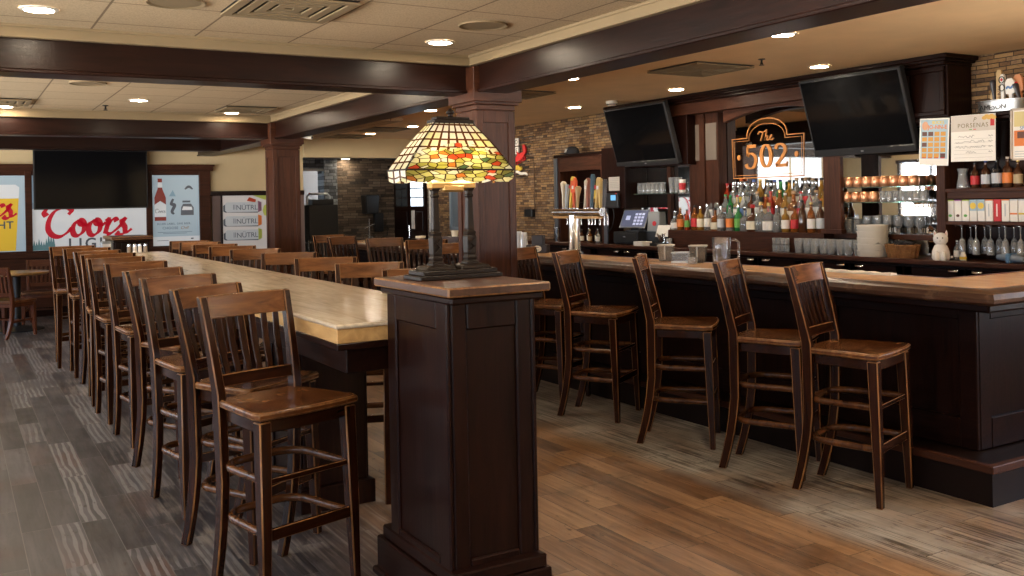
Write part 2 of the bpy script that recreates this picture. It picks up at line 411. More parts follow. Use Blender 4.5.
# wood panelling under the picture windows of the far wall, cap rail and skirting
sbox('trim_1', WAINS, (3.6, 5.12, 15.465, 15.5, .1, 1.78))
sbox('trim_2', DW['x'], (3.57, 5.12, 15.44, 15.5, 1.735, 1.81), bevel=.006)
sbox('trim_3', BR['x'], (-.78, 3.6, 15.455, 15.5, .12, .86))
sbox('baseboard_far', DW['x'], (-3.5, 5.12, 15.44, 15.5, 0, .13), bevel=.004)
# cove trims around the trays
sbox('trim_4', MOULD, (-3.5, 3.42, 6.235, 6.30, 2.574, 2.66), (-3.5, 3.42, 6.225, 6.30, 2.632, 2.66), bevel=.004)
sbox('trim_5', MOULD, (3.355, 3.42, -3, 6.235, 2.574, 2.66), (3.345, 3.42, -3, 6.235, 2.632, 2.66), bevel=.004)
sbox('trim_6', MOULD, (-3.5, 3.42, 11.345, 11.41, 2.56, 2.66), (-3.5, 3.42, 11.335, 11.41, 2.632, 2.66), bevel=.004)
sbox('trim_7', MOULD, (3.355, 3.42, 6.5, 11.345, 2.574, 2.66), (3.345, 3.42, 6.5, 11.345, 2.632, 2.66), bevel=.004)
# beams
def beam(axis, c0, c1, a, b, zt=2.574, zb=2.37, top=2.70):
    m = MB()
    for e, u, v in ((0, zb + .022, top), (.018, zb, zb + .024)):
        if axis == 'x': m.box(a, b, c0 - e, c1 + e, u, v)
        else: m.box(c0 - e, c1 + e, a, b, u, v)
    return struct(m.build('ceiling_beam', BM[axis], bevel=.005))
beam('x', 6.28, 6.50, -3.5, 3.42, top=2.66)
beam('y', 3.40, 3.62, -3, 6.2)
beam('y', 3.40, 3.62, 6.45, 15.5)
beam('x', 11.39, 11.61, -3.5, 3.42, top=2.66)
beam('x', 14.0, 14.22, -3.5, 3.42, top=2.66)
# wooden columns: panelled shaft, neck, lip, capital block
def column(cx, cy):
    h = .155; root = thing('wooden_column', 'square panelled wooden column', 'column'); root.location = (cx, cy, 0)
    del root['label'], root['category']; struct(root)
    s = MB(); s.box(-h, h, -h, h, .12, 2.25)
    struct(s.build('shaft', DW['z'] if False else BR['z'], root, bevel=.004))
    p = MB()
    for sg in (-1, 1):
        for a in (-1, 1):
            p.box(*sorted((a * h, a * (h - .045))), *sorted((sg * h, sg * (h + .012))), .2, 2.24)
            p.box(*sorted((sg * h, sg * (h + .012))), *sorted((a * (h + .012), a * (h - .045))), .2, 2.24)
        for u, v in ((.2, .3), (2.15, 2.24)):
            p.box(-h + .045, h - .045, *sorted((sg * h, sg * (h + .012))), u, v)
            p.box(*sorted((sg * h, sg * (h + .012))), -h + .045, h - .045, u, v)
    struct(p.build('panel_frame', BR['z'], root, bevel=.003))
    q = MB(); q.box(-.17, .17, -.17, .17, 2.245, 2.285); q.box(-.19, .19, -.19, .19, 2.285, 2.31); q.box(-.21, .21, -.21, .21, 2.305, 2.565)
    struct(q.build('capital', BR['x'], root, bevel=.004))
    b = MB(); b.box(-.19, .19, -.19, .19, 0, .16); b.box(-.175, .175, -.175, .175, .16, .2)
    struct(b.build('base', DW['x'], root, bevel=.004))
column(3.56, 6.37); column(3.54, 11.5)

# lounge beyond the opening
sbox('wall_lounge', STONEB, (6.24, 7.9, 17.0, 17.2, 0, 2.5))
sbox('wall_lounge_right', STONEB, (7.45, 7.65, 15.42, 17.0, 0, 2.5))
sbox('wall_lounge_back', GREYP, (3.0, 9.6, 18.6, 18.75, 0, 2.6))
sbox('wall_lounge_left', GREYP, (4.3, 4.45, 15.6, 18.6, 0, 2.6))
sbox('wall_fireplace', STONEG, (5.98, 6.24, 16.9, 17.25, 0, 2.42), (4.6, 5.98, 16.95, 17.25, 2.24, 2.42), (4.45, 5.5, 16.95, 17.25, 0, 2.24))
sbox('trim_8', WHITE, (5.3, 5.98, 16.92, 16.96, 2.19, 2.235))
d = thing('door_1', '', ''); d.location = (7.43, 16.25, 0); struct(d)
m = MB(); m.box(-.02, .03, -.70, .70, 0, 2.1); struct(m.build('door_leaf', DW['z'], d))
m = MB()
for y0 in (-.60, .08):
    for zz in (.25, 1.05): m.box(-.035, -.02, y0, y0 + .52, zz, zz + .65 - (.0 if zz < 1 else .3))
struct(m.build('door_panel', DW['z'], d, bevel=.01))
LIT = P('daylit_door_glass', (.5, .56, .6), .1, emit=(.75, .88, 1.0), estr=1.6)
for y0, gm in ((-.60, LIT), (.08, P('dim_door_glass', (.05, .06, .07), .1))):
    m = MB()
    for a in range(2):
        for b in range(3): m.box(-.03, -.02, y0 + a * .27, y0 + a * .27 + .24, 1.5 + b * .17, 1.5 + b * .17 + .15)
    struct(m.build('door_glass', gm, d))
m = MB(); m.box(-.055, -.04, -.28, -.16, 1.08, 1.42); struct(m.build('door_notice', PAPER, d))
m = MB(); m.box(-.06, -.02, -.06, -.02, .9, 1.15); struct(m.build('door_handle', CHROME, d, bevel=.008))
sbox('trim_9', WHITE, (7.38, 7.46, 15.16, 15.34, 0, 2.1))
w = thing('window_5', '', ''); w.location = (7.45, 14.38, 1.5); struct(w)
m = MB()
for a, b, c, e in ((-.2, .2, -.42, -.36), (-.2, .2, .36, .42), (-.2, -.14, -.42, .42), (.14, .2, -.42, .42)): m.box(-.05, 0, a, b, c, e)
struct(m.build('window_frame', P('blue_grey_frame', (.20, .25, .30), .4), w, bevel=.006))
m = MB(); m.box(-.02, -.005, -.15, .15, -.37, .37); struct(m.build('window_pane', P('slate_pane', (.12, .15, .18), .08), w))
m = MB(); m.box(4.46, 5.0, 18.5, 18.6, .4, 2.0); m.box(5.48, 5.62, 17.22, 17.3, .5, 1.65)
struct(m.build('window_6', LIT))

# far wall: picture windows
WIN = thing('window_1', '', ''); struct(WIN); WIN.location = (0, 15.5, 0)
m = MB()
m.box(-.78, 3.62, -.07, 0, 2.135, 2.225); m.box(-.78, 3.64, -.09, 0, 2.205, 2.235)
m.box(-.78, 3.6, -.09, 0, .86, .945)
for a, b in ((.93, 1.02), (2.60, 2.69), (3.40, 3.575), (-.78, -.69)): m.box(a, b, -.06, 0, .9, 2.15)
for a, b in ((-.69, .93), (1.02, 2.60), (2.69, 3.40)):
    m.box(a, b, -.045, 0, 2.07, 2.14); m.box(a, b, -.045, 0, .93, .965)
struct(m.build('window_frame', BR['x'], WIN, bevel=.005))

# ------------------------------------------------------------------ long high table
T = thing('communal_table', 'long narrow bar-height table with a pale varnished top and dark apron', 'table', (1.68, 7.3, 0))
TX0, TX1, TY0, TY1 = -.363, .37, -3.685, 3.9
m = MB(); m.box(TX0, TX1, TY0, TY1, 1.049, 1.068); m.build('tabletop', [TOPW], T, bevel=.008, seg=2)
m = MB(); m.box(TX0 + .006, TX1 - .006, TY0 + .006, TY1 - .006, .99, 1.049); m.build('edge_band', [TOPE], T, bevel=.003)
m = MB(); m.box(TX0 + .004, TX1 - .004, TY0 + .004, TY1 - .004, .963, .99); m.build('under_moulding', DW['y'], T, bevel=.004)
m = MB(); m.box(TX0 + .06, TX1 - .06, TY0 + .05, TY1, .86, .963); m.build('apron', DW['y'], T, bevel=.004)
for yy in (-2.35, .1, 2.5):
    m = MB(); m.box(-.17, .17, yy - .3, yy + .3, .12, .86); m.box(-.20, .20, yy - .34, yy + .34, 0, .12)
    for sx in (-1, 1):
        for q in (-.24, .24): m.box(*sorted((sx * .17, sx * .182)), yy + q - .05, yy + q + .05, .12, .86)
    m.build('pedestal_leg', DW['z'], T, bevel=.004)

# end piers that hold the table ends
def pier(name, label, x0, x1, y0, y1, h):
    cx, cy = (x0 + x1) / 2, (y0 + y1) / 2; W, D = (x1 - x0) / 2, (y1 - y0) / 2
    t = thing(name, label, 'pedestal', (cx, cy, 0))
    m = MB(); m.box(-W, W, -D, D, h - .035, h); m.build('cap', CAPW, t, bevel=.006, bmat=STW)
    m = MB(); m.box(-W + .02, W - .02, -D + .02, D - .02, h - .065, h - .035); m.build('cap_moulding', DW['x'], t, bevel=.008)
    bw, bd = W - .026, D - .075
    m = MB(); m.box(-bw + .012, bw - .012, -bd + .012, bd - .012, .05, h - .06); m.build('body', DW['z'], t)
    m = MB()
    iw = bw - .021
    for s in (-1, 1):
        for u, v in ((h - .165, h - .06), (.1, .235)):
            m.box(*sorted((s * (bw - .02), s * bw)), -bd + .085, bd - .085, u, v); m.box(-iw + .065, iw - .065, *sorted((s * (bd - .02), s * bd)), u, v)
        for q in (-1, 1):
            m.box(*sorted((s * (bw - .02), s * bw)), *sorted((q * bd, q * (bd - .085))), .1, h - .06)
            m.box(*sorted((q * iw, q * (iw - .065))), *sorted((s * (bd - .02), s * bd)), .1, h - .06)
    m.build('panel_frame', DW['z'], t, bevel=.006, bmat=DW['x'])
    m = MB(); m.box(-W + .005, W - .005, -D + .02, D + .03, 0, .16); m.box(-W + .02, W - .02, -D + .03, D - .0, .16, .21); m.box(-W - .012, W + .012, -D + .008, D + .045, 0, .03)
    m.build('plinth', DW['y'], t, bevel=.006)
    return t
pier('end_pier', 'dark wood panelled pier carrying the stained-glass lamp at the near table end', 1.512, 1.948, 3.0, 3.69, 1.245)
pier('end_pier', 'dark wood panelled pier standing at the far end of the long table', 1.512, 1.948, 11.2, 11.88, 1.245)

# ------------------------------------------------------------------ stained-glass lamp
def shade_mat():
    t = NT('stained_glass'); uv = t.new('ShaderNodeUVMap'); sp = t.new('ShaderNodeSeparateXYZ'); t.lk(uv.outputs[0], sp.inputs[0])
    U, V = sp.outputs[0], sp.outputs[1]     # U across (cells), V 0 rim .. 1 top
    br = t.new('ShaderNodeTexBrick', offset=0.0, squash=1); t.val(br, Scale=1, Mortar_Size=.018, Brick_Width=.125, Row_Height=.155, Mortar_Smooth=.1)
    br.inputs['Color1'].default_value = (0, 0, 0, 1); br.inputs['Color2'].default_value = (1, 1, 1, 1); br.inputs['Mortar'].default_value = (0, 0, 0, 1)
    t.lk(uv.outputs[0], br.inputs[0])
    up = t.ramp(br.outputs[0], [(0, (.78, .72, .46)), (.3, (.92, .90, .76)), (.7, (.94, .93, .85)), (1, (.70, .68, .36))])
    up = t.mix(br.outputs[1], up, (.10, .035, .008))
    m = t.new('ShaderNodeMapping'); m.inputs['Scale'].default_value = (11, 12.5, 1); t.lk(uv.outputs[0], m.inputs[0])
    vo = t.new('ShaderNodeTexVoronoi', voronoi_dimensions='2D', feature='F1'); t.lk(m.outputs[0], vo.inputs['Vector']); vo.inputs['Scale'].default_value = 1; vo.inputs['Randomness'].default_value = .85
    ve = t.new('ShaderNodeTexVoronoi', voronoi_dimensions='2D', feature='DISTANCE_TO_EDGE'); t.lk(m.outputs[0], ve.inputs['Vector']); ve.inputs['Scale'].default_value = 1; ve.inputs['Randomness'].default_value = .85
    sc = t.new('ShaderNodeSeparateColor'); t.lk(vo.outputs['Color'], sc.inputs[0])
    lo = t.ramp(sc.outputs[0], [(0, (.26, .25, .07)), (.14, (.62, .58, .28)), (.34, (.82, .78, .52)), (.56, (.40, .37, .12)), (.68, (.48, .22, .06)), (.80, (.50, .12, .05)), (.86, (.12, .18, .09)), (.90, (.88, .85, .70))], 'CONSTANT')
    ed = t.ramp(ve.outputs['Distance'], [(.05, (0, 0, 0)), (.09, (1, 1, 1))])
    lo = t.mix(ed, (.05, .02, .006), lo)
    # wavy border between the grid and the flower band, with taller flowers in the middle
    wv = t.math('ADD', t.math('MULTIPLY', sc.outputs[1], .16), t.math('MULTIPLY', t.math('ABSOLUTE', t.math('SUBTRACT', U, .5)), -.35))
    th = t.math('LESS_THAN', V, t.math('ADD', .44, wv))
    c = t.mix(th, up, lo)
    seam = t.math('MULTIPLY', t.math('LESS_THAN', t.math('ABSOLUTE', V), .018), 1)
    c = t.mix(seam, c, (.05, .02, .008))
    tr = t.new('ShaderNodeBsdfTranslucent'); t.lk(c, tr.inputs[0])
    t.lk(t.mix(.45, c, (.0, .0, .0)), t.b.inputs['Base Color']); t.val(t.b, Roughness=.18, Specular_IOR_Level=.6)
    mx = t.new('ShaderNodeMixShader'); mx.inputs[0].default_value = .62
    t.lk(t.b.outputs[0], mx.inputs[1]); t.lk(tr.outputs[0], mx.inputs[2]); t.lk(mx.outputs[0], t.out.inputs[0])
    return t.mat
LAMPX, LAMPY, LZ = 1.752, 3.425, 1.2455
L = thing('stained_glass_lamp', 'lit lamp with leaded floral glass shade on twin carved posts, standing on the near pier', 'lamp', (LAMPX, LAMPY, LZ))
def shade():
    bm = bmesh.new(); uvl = bm.loops.layers.uv.new('UVMap')
    A, B, C, D = .243, .088, .082, .030
    zt, zr, zs = .632, .436, .392
    bot = [(-A, -B), (A, -B), (A, B), (-A, B)]; top = [(-C, -D), (C, -D), (C, D), (-C, D)]
    for i in range(4):
        j = (i + 1) % 4; wide = i % 2 == 0
        N = 24 if wide else 10; u1 = 1.0 if wide else .36; M = 6
        def pt(u, v):
            z = zr + (zt - zr) * v; f = v - .05 * sin(pi * v)
            a = Vector(bot[i]).lerp(Vector(top[i]), f); b = Vector(bot[j]).lerp(Vector(top[j]), f)
            p = a.lerp(b, u); return (p.x, p.y, z)
        rows = [[bm.verts.new(pt(k / N, r / M)) for k in range(N + 1)] for r in range(M + 1)]
        sk = []
        for k in range(N + 1):
            u = k / N; p = pt(u, 0); s = abs(sin(pi * u * (4 if wide else 1.5)))
            sk.append(bm.verts.new((p[0] * .985, p[1] * .985, zs - .012 * s + .006)))
        rows = [sk] + rows; vv = [-.24] + [r / M for r in range(M + 1)]
        for r in range(len(rows) - 1):
            for k in range(N):
                f = bm.faces.new((rows[r][k], rows[r][k + 1], rows[r + 1][k + 1], rows[r + 1][k]))
                for lp, (u, v) in zip(f.loops, ((k, r), (k + 1, r), (k + 1, r + 1), (k, r + 1))):
                    lp[uvl].uv = (i * 2 + u / N * u1, vv[v])
    me = bpy.data.meshes.new('lamp_shade'); bm.to_mesh(me); bm.free(); me.materials.append(shade_mat())
    o = link(me, 'lamp_shade', L); md = o.modifiers.new('thick', 'SOLIDIFY'); md.thickness = .003; md.offset = 0
    m = MB()
    for sx in (-1, 1):
        for sy in (-1, 1): m.tube([(sx * A, sy * B, zr), (sx * (A + C) / 2 * 1.01, sy * (B + D) / 2 * 1.02, (zr + zt) / 2), (sx * C, sy * D, zt)], .0035, 6)
    m.tube([(-A, -B, zr), (A, -B, zr), (A, B, zr), (-A, B, zr)], .0032, 6, closed=True)
    m.build('shade_ribs', BRONZE, o, 40)
shade()
m = MB(); m.box(-.09, .09, -.038, .038, .625, .640); m.box(-.075, .075, -.028, .028, .640, .652)
m.lathe([(0, .650), (.016, .652), (.008, .660), (.020, .672), (.012, .680), (.006, .688), (0, .69)], 12); m.build('shade_cap', BRONZE, L, 40, bevel=.003)
for sx in (-1, 1):
    m = MB(); x = sx * .078
    sq = lambda z, w: (x, 0, z, w * .88, w * .88)
    m.zloft([sq(.05, .062), sq(.062, .062), sq(.07, .045), sq(.082, .052), sq(.09, .04), sq(.10, .046), sq(.165, .050), sq(.172, .042), sq(.185, .048), sq(.192, .032), sq(.20, .034), sq(.325, .026), sq(.333, .036), sq(.341, .028), sq(.352, .030), sq(.36, .04), sq(.385, .042)])
    for k in range(3):      # carved cross on the block
        for sy in (-1, 1): m.obox(Matrix.Translation((x, sy * .0245, .118 + k * .015)) @ Matrix.Rotation(R(45 * (1 if k % 2 else -1)), 4, 'Y'), .034, .006, .004)
    m.build('post', BRONZE, L, bevel=.002)
m = MB(); m.box(-.105, .105, -.02, .02, .358, .392); m.box(-.05, .05, -.022, .022, .348, .38); m.build('cross_bar', P('aged_brass', (.36, .21, .07), .4, .7), L, bevel=.008)
m = MB()
for z0, z1, gx, gy in ((0, .018, .185, .082), (.018, .036, .168, .070)): m.box(-gx, gx, -gy, gy, z0, z1)
for sx in (-1, 1):
    m.zloft([(sx * .078, 0, .036, .14, .115), (sx * .078, 0, .050, .12, .10), (sx * .078, 0, .056, .075, .075)])
m.lathe([(0, .036), (.012, .037), (.014, .05), (.006, .058), (.01, .064), (0, .07)], 10); m.build('lamp_base', BRONZE, L, bevel=.003)
for sx in (-1, 1):
    ld = bpy.data.lights.new('lamp_bulb', 'POINT'); ld.energy = 4.2; ld.color = (1, .90, .74); ld.shadow_soft_size = .03
    lo = bpy.data.objects.new('lamp_bulb', ld); COL.objects.link(lo); lo.parent = L; lo.location = (sx * .085, 0, .485)

# ------------------------------------------------------------------ stools and chairs
def back_y(z, s=1.0): return -.178 - .10 * ((z - .72 * s) / .46) ** 1.25 if z > .72 * s else -.178
def make_seat_unit(name, label, cat, W, sh=.763, th=1.18, high=True):
    t = thing(name, label, cat)
    by = lambda z: -.178 - (.092 * max(0, (z - sh + .03) / (th - sh)) ** 1.2)
    # seat: rounded saddle plate
    out = [(-.243, .165), (-.233, .20), (-.13, .216), (0, .220), (.13, .216), (.233, .20), (.243, .165), (.212, -.06), (.195, -.165), (.17, -.195), (0, -.205), (-.17, -.195), (-.195, -.165), (-.212, -.06)]
    n = len(out); m = MB()
    ring = lambda s, z, dip=0: [(x * s, y * s, z) for x, y in out]
    secs = [ring(.965, sh - .033), ring(1, sh - .026), ring(1, sh - .007), ring(.97, sh), ring(.78, sh - .006), ring(.5, sh - .012), ring(.2, sh - .009), ring(.02, sh - .008)]
    m.loft(secs); m.build('seat', W['seat'], t, 30, bevel=.004, bmat=STW)
    m = MB(); m.loft([ring(.90, sh - .085), ring(.90, sh - .033)]); m.build('seat_apron', W['x'], t, 30, bevel=.004)
    for s in (-1, 1):   # rear leg continues up as the back post
        zs = [0, sh * .09, sh * .18, sh * .28, sh * .40, sh * .55, sh - .06, sh + .02, sh + .16, sh + .29, th]
        m = MB()
        sec = []
        for z in zs:
            if z <= sh - .05:
                k = z / (sh - .06); y = -.184 - .088 * max(0, 1 - k * 1.45) ** 1.7; x = .158 + .022 * k; w = .036 + .006 * k; d = .046 + .008 * k
            else:
                k = (z - sh) / (th - sh); y = by(z); x = .182 + .020 * max(k, 0); w = .041 - .008 * k; d = .053 - .017 * k
            sec.append((s * x, y, z, w, d))
        m.zloft(sec); m.build('rear_leg', W['z'], t, 50, bevel=.005, bmat=W['edge'])
        m = MB(); m.zloft([(s * .213, .188, 0, .034, .034), (s * .207, .178, sh * .45, .047, .047), (s * .200, .165, sh - .04, .053, .053)])
        m.build('front_leg', W['z'], t, 50, bevel=.005, bmat=W['edge'])
    # crest rail and lower rail
    def rail(nm, z0, z1, th_, bow, mat, half=None):
        m = MB(); secs = []
        for i in range(9):
            u = i / 8 * 2 - 1; hx = half or .185; zc = (z0 + z1) / 2
            y = by(zc) - bow * (1 - u * u) ; dz = by(z1) - by(z0)
            secs.append([(u * hx, y - th_ / 2 - dz / 2, z0), (u * hx, y + th_ / 2 - dz / 2, z0), (u * hx, y + th_ / 2 + dz / 2, z1), (u * hx, y - th_ / 2 + dz / 2, z1)])
        m.loft(secs); m.build(nm, mat, t, 40, bevel=.004, bmat=W['edge'])
    rail('crest_rail', th - .095, th, .022, .018, W['crest'], .192); rail('lower_rail', sh + .045, sh + .095, .020, .010, W['x'], .180)
    for k in range(6):
        u = (k - 2.5) / 2.5; x0 = u * .128; x1 = u * .140
        m = MB(); sec = []
        for q in range(6):
            f = q / 5; z = sh + .085 + (th - .09 - sh - .085) * f
            bow = (.010 + .008 * f) * (1 - u * u * .55); curve = .014 * sin(pi * f)
            sec.append((x0 + (x1 - x0) * f, by(z) - bow - curve * .6, z, .026 + .006 * sin(pi * f), .011))
        m.zloft(sec); m.build('slat', W['z'], t, 50, bevel=.003)
    rings = (.285, .49) if high else ()
    for z in rings:
        k = z / sh; fx = .212 - .014 * k - .012; yf = .186 - .018 * k
        rx = .150 + .018 * k; ry = -.195
        q0 = rx + .022; pts = [(fx + (q0 - fx) * u, yf + (ry + .12 - yf) * u, z) for u in (0, .25, .5, .75)]
        for a in range(9):
            g = a / 8 * pi / 2; pts.append((q0 - .11 + .11 * cos(g), ry + .12 - .12 * sin(g), z))
        pts.append((q0 - .16, ry, z))
        pts += [(-x, y, zz) for x, y, zz in reversed(pts)]
        m = MB(); m.tube(pts, .0160, 12, flat=1.1); m.build('footrest_ring', W['ring'], t, 60)
        m = MB(); h = .046 if z < .4 else .022
        m.box(-fx, fx, yf - .008, yf + .010, z - h / 2, z + h / 2); m.build('front_stretcher', W['x'], t, bevel=.003, bmat=W['edge'])
    if not high:
        for s in (-1, 1):
            m = MB(); m.box(s * .19 - .01, s * .19 + .01, -.20, .18, .19, .215); m.build('side_stretcher', W['y'], t, bevel=.003)
        m = MB(); m.box(-.19, .19, -.01, .012, .193, .212); m.build('cross_stretcher', W['x'], t, bevel=.003)
    return t
WS = dict(ST); WS['seat'] = SEAT; WS['edge'] = STW; WS['crest'] = CREST; WS['ring'] = RING
def place(root, i, label, cx, cy, phi, group):
    if i == 0:
        root['label'] = label; root['group'] = group; root.location = (cx, cy, 0); root.rotation_euler = (0, 0, R(phi - 90)); return root
    return dup(root, label, (cx, cy, 0), R(phi - 90), group)
stool = make_seat_unit('bar_stool', '', 'bar stool', WS)
cnt = 0
def from_foot(fx, fy, phi):
    f = (cos(R(phi)), sin(R(phi))); r = (sin(R(phi)), -cos(R(phi)))
    return fx + .262 * f[0] - .158 * r[0], fy + .262 * f[1] - .158 * r[1]
left = [(1.16, 3.83, -74)] + [(*from_foot(a, b, p), p) for a, b, p in ((.911, 4.509, -58), (.917, 5.336, -75), (.934, 6.041, -60), (.954, 6.976, -78), (.937, 7.80, -80), (.973, 8.541, -87), (.985, 9.187, -70), (.976, 10.007, -84), (.912, 10.694, -86))]
for i, (x, y, p) in enumerate(left):
    lab = 'worn dark wooden slat-back stool nearest the camera, left side of long table' if i == 0 else \
          'worn dark slat-back stool, %s from the camera along left side of long table' % ORD[i]
    place(stool, cnt, lab, x, y, p, 'stools along the left side of the long table'); cnt += 1
for i, (y, p) in enumerate(((4.98, -112), (5.74, -112), (6.53, -110), (7.45, -115), (8.35, -111), (9.19, -114), (9.83, -112), (10.62, -117), (11.12, -116))):
    lab = 'slat-back stool half hidden behind the lamp pier, right side of long table' if i == 0 else \
          'dark slat-back stool, %s beyond the lamp pier on right side of long table' % ORD[i - 1]
    place(stool, cnt, lab, 2.185, y - .353, p, 'stools along the right side of the long table'); cnt += 1
bar = [(4.055, 3.33, -72), (4.05, 3.89, -61), (4.035, 4.66, -47), (4.03, 5.54, -58), (4.03, 6.19, -62), (4.03, 7.45, -78), (4.05, 8.45, -112), (4.06, 9.3, -90), (4.04, 10.3, -68), (4.05, 10.97, -85)]
bl = ['brown slat-back stool at the bar nearest the bar corner', 'brown slat-back stool at the bar, second from the bar corner', 'brown slat-back stool seen side-on, third from the bar corner',
      'brown slat-back stool at the bar, fourth from the bar corner', 'brown slat-back stool at the bar partly behind the lamp pier', 'brown stool at the bar seen between the two lamp posts',
      'brown stool at the bar just left of the lamp posts, below the lamp shade', 'brown stool at the bar, third from the far end of the bar', 'brown stool at the bar, second from the far end of the bar', 'brown stool at the far end of the bar, nearest the far column']
for lab, (x, y, p) in zip(bl, bar):
    place(stool, cnt, lab, x, y, p, 'stools along the bar'); cnt += 1

# low dining set in the far left corner
WD = dict(DCH); WD['seat'] = DCH['x']; WD['edge'] = DCH['z']; WD['crest'] = DCH['x']; WD['ring'] = DCH['x']
ch = make_seat_unit('dining_chair', 'low red-brown dining chair with its back to the room, far left', 'chair', WD, .46, .87, False)
ch['group'] = 'dining chairs at the far left table'; ch.location = (.60, 13.25, 0); ch.rotation_euler = (0, 0, R(50 - 90))
dup(ch, 'low red-brown dining chair behind the round table, facing the room, far left', (1.05, 14.40, 0), R(-100 - 90))
t = thing('round_table', 'small round dining table with black base in the far left corner', 'table', (.72, 13.92, 0))
m = MB(); m.lathe([(0, .72), (.36, .72), (.385, .735), (.385, .755), (.375, .76), (0, .76)], 40); m.build('tabletop', TOPE, t, 40)
m = MB(); m.lathe([(.05, .04), (.045, .1), (.045, .70), (.16, .72)], 20); m.build('stem', BLACK, t, 40)
m = MB(); m.lathe([(0, .0), (.32, 0), (.32, .015), (.26, .03), (.06, .055), (0, .055)], 40); m.build('base', BLACK, t, 40)
# ------------------------------------------------------------------ front bar
B = thing('bar_counter', 'long L-shaped dark wood bar with honey top and rounded worn rail', 'bar counter', (4.58, 3.0, 0))
ox, oy = 4.58, 3.0
def loc(pts): return [(x - ox, y - oy) for x, y in pts]
YE, XE = 12.0, 6.2
m = MB(); m.prism(loc([(4.405, 2.83), (XE, 2.83), (XE, 3.32), (4.82, 3.32), (4.82, YE), (4.405, YE)]), 1.03, 1.068); m.build('bar_top', BART, B, bevel=.003)
prof = [(0, 1.015), (-.003, 1.032), (.012, 1.056), (.045, 1.070), (.085, 1.074), (.118, 1.071), (.134, 1.064), (.138, 1.0), (.03, .998), (.012, 1.003)]
m = MB(); m.loft([[(4.285 + d - ox, YE - oy, z) for d, z in prof], [(4.285 + d - ox, 2.71 + d - oy, z) for d, z in prof], [(XE - ox, 2.71 + d - oy, z) for d, z in prof]])
m.build('bar_rail', NOSE, B, 30)
m = MB(); m.prism(loc([(4.36, 2.785), (XE, 2.785), (XE, 2.9), (4.47, 2.9), (4.47, YE), (4.36, YE)]), .955, 1.0); m.build('rail_moulding', BF['y'], B, bevel=.01)
m = MB(); m.prism(loc([(4.60, 3.02), (XE, 3.02), (XE, 3.2), (4.8, 3.2), (4.8, YE), (4.60, YE)]), .1, 1.03); m.build('front_panel', BF['z'], B)
m = MB()
def fy(a, b, z0, z1): m.box(4.58 - ox, 4.605 - ox, a - oy, b - oy, z0, z1)
def fx(a, b, z0, z1): m.box(a - ox, b - ox, 3.0 - oy, 3.025 - oy, z0, z1)
for k in range(11):
    a = 3.0 + k * .9; fy(a, a + .10, .2, .955)
    if k < 10: fy(a + .10, a + .9, .2, .36); fy(a + .10, a + .9, .88, .955)
for k in range(2):
    a = 4.606 + k * .9; fx(a, a + .10, .2, .955); b = min(a + .9, XE); fx(a + .10, b, .2, .36); fx(a + .10, b, .88, .955)
m.build('panel_frame', BF['y'], B, bevel=.005)
m = MB(); m.prism(loc([(4.372, 2.792), (XE, 2.792), (XE, 3.05), (4.62, 3.05), (4.62, YE), (4.372, YE)]), 0, .195)
m.build('plinth', P('black_plinth_board', (.010, .0055, .0045), .35, spec=.1), B)
m = MB(); m.loft([[(a - ox, b - oy, z) for a, b, z in q] for q in (
    [(4.358, YE, .165), (4.40, YE, .165), (4.40, YE, .204), (4.358, YE, .204)], [(4.358, 2.778, .165), (4.40, 2.82, .165), (4.40, 2.82, .204), (4.358, 2.778, .204)], [(XE, 2.778, .165), (XE, 2.82, .165), (XE, 2.82, .204), (XE, 2.778, .204)])])
m.build('step_edge', BR['y'], B, bevel=.004)
m = MB(); m.prism(loc([(4.822, 3.322), (XE, 3.322), (XE, 3.35), (4.85, 3.35), (4.85, YE), (4.822, YE)]), 1.0, 1.070); m.build('inner_lip', P('dark_red_lip', (.09, .022, .014), .3, coat=.3), B, bevel=.004)
# bar towel
m = MB()
m.loft([[(-.035 + .006 * sin(i * 2.1), -.25 + i * .05, 0), (.03 + .004 * cos(i * 3), -.25 + i * .05, 0), (.028 + .005 * sin(i * 1.7), -.25 + i * .05, .012 + .004 * sin(i * 2.7)), (-.03 + .006 * cos(i * 1.3), -.25 + i * .05, .014 + .004 * cos(i * 1.9))] for i in range(11)])
o = m.build('bar_towel', paint('white_towelling', (.66, .60, .52)), None, 60); o.location = (4.785, 3.90, 1.069); tag(o, 'folded white towel lying on the bar behind the nearest stool', 'towel')

# ------------------------------------------------------------------ small bar ware
def lathe_obj(name, prof, mat, parent=None, n=16, sm=40, loc=None): return MB().lathe(prof, n).build(name, mat, parent, sm, loc=loc) if parent else MB().lathe(prof, n).build(name, mat, None, sm, loc=loc)
def solo(o, label, cat, loc, group=None, rz=0):
    o.location = loc; o.rotation_euler = (0, 0, rz); return tag(o, label, cat, group)
# glass pitcher
t = thing('glass_pitcher', 'clear glass pitcher with a handle standing on the bar', 'pitcher', (4.74, 5.05, 1.069), R(-50))
m = MB(); m.lathe([(0, 0), (.058, 0), (.062, .01), (.068, .19), (.066, .195), (.063, .19), (.056, .014), (0, .014)], 24); m.build('body', GLASSC, t, 40)
m = MB(); m.tube([(.062, 0, .175), (.10, 0, .178), (.122, 0, .16), (.122, 0, .06), (.10, 0, .03), (.06, 0, .03)], .009, 8); m.build('handle', GLASSC, t, 60)
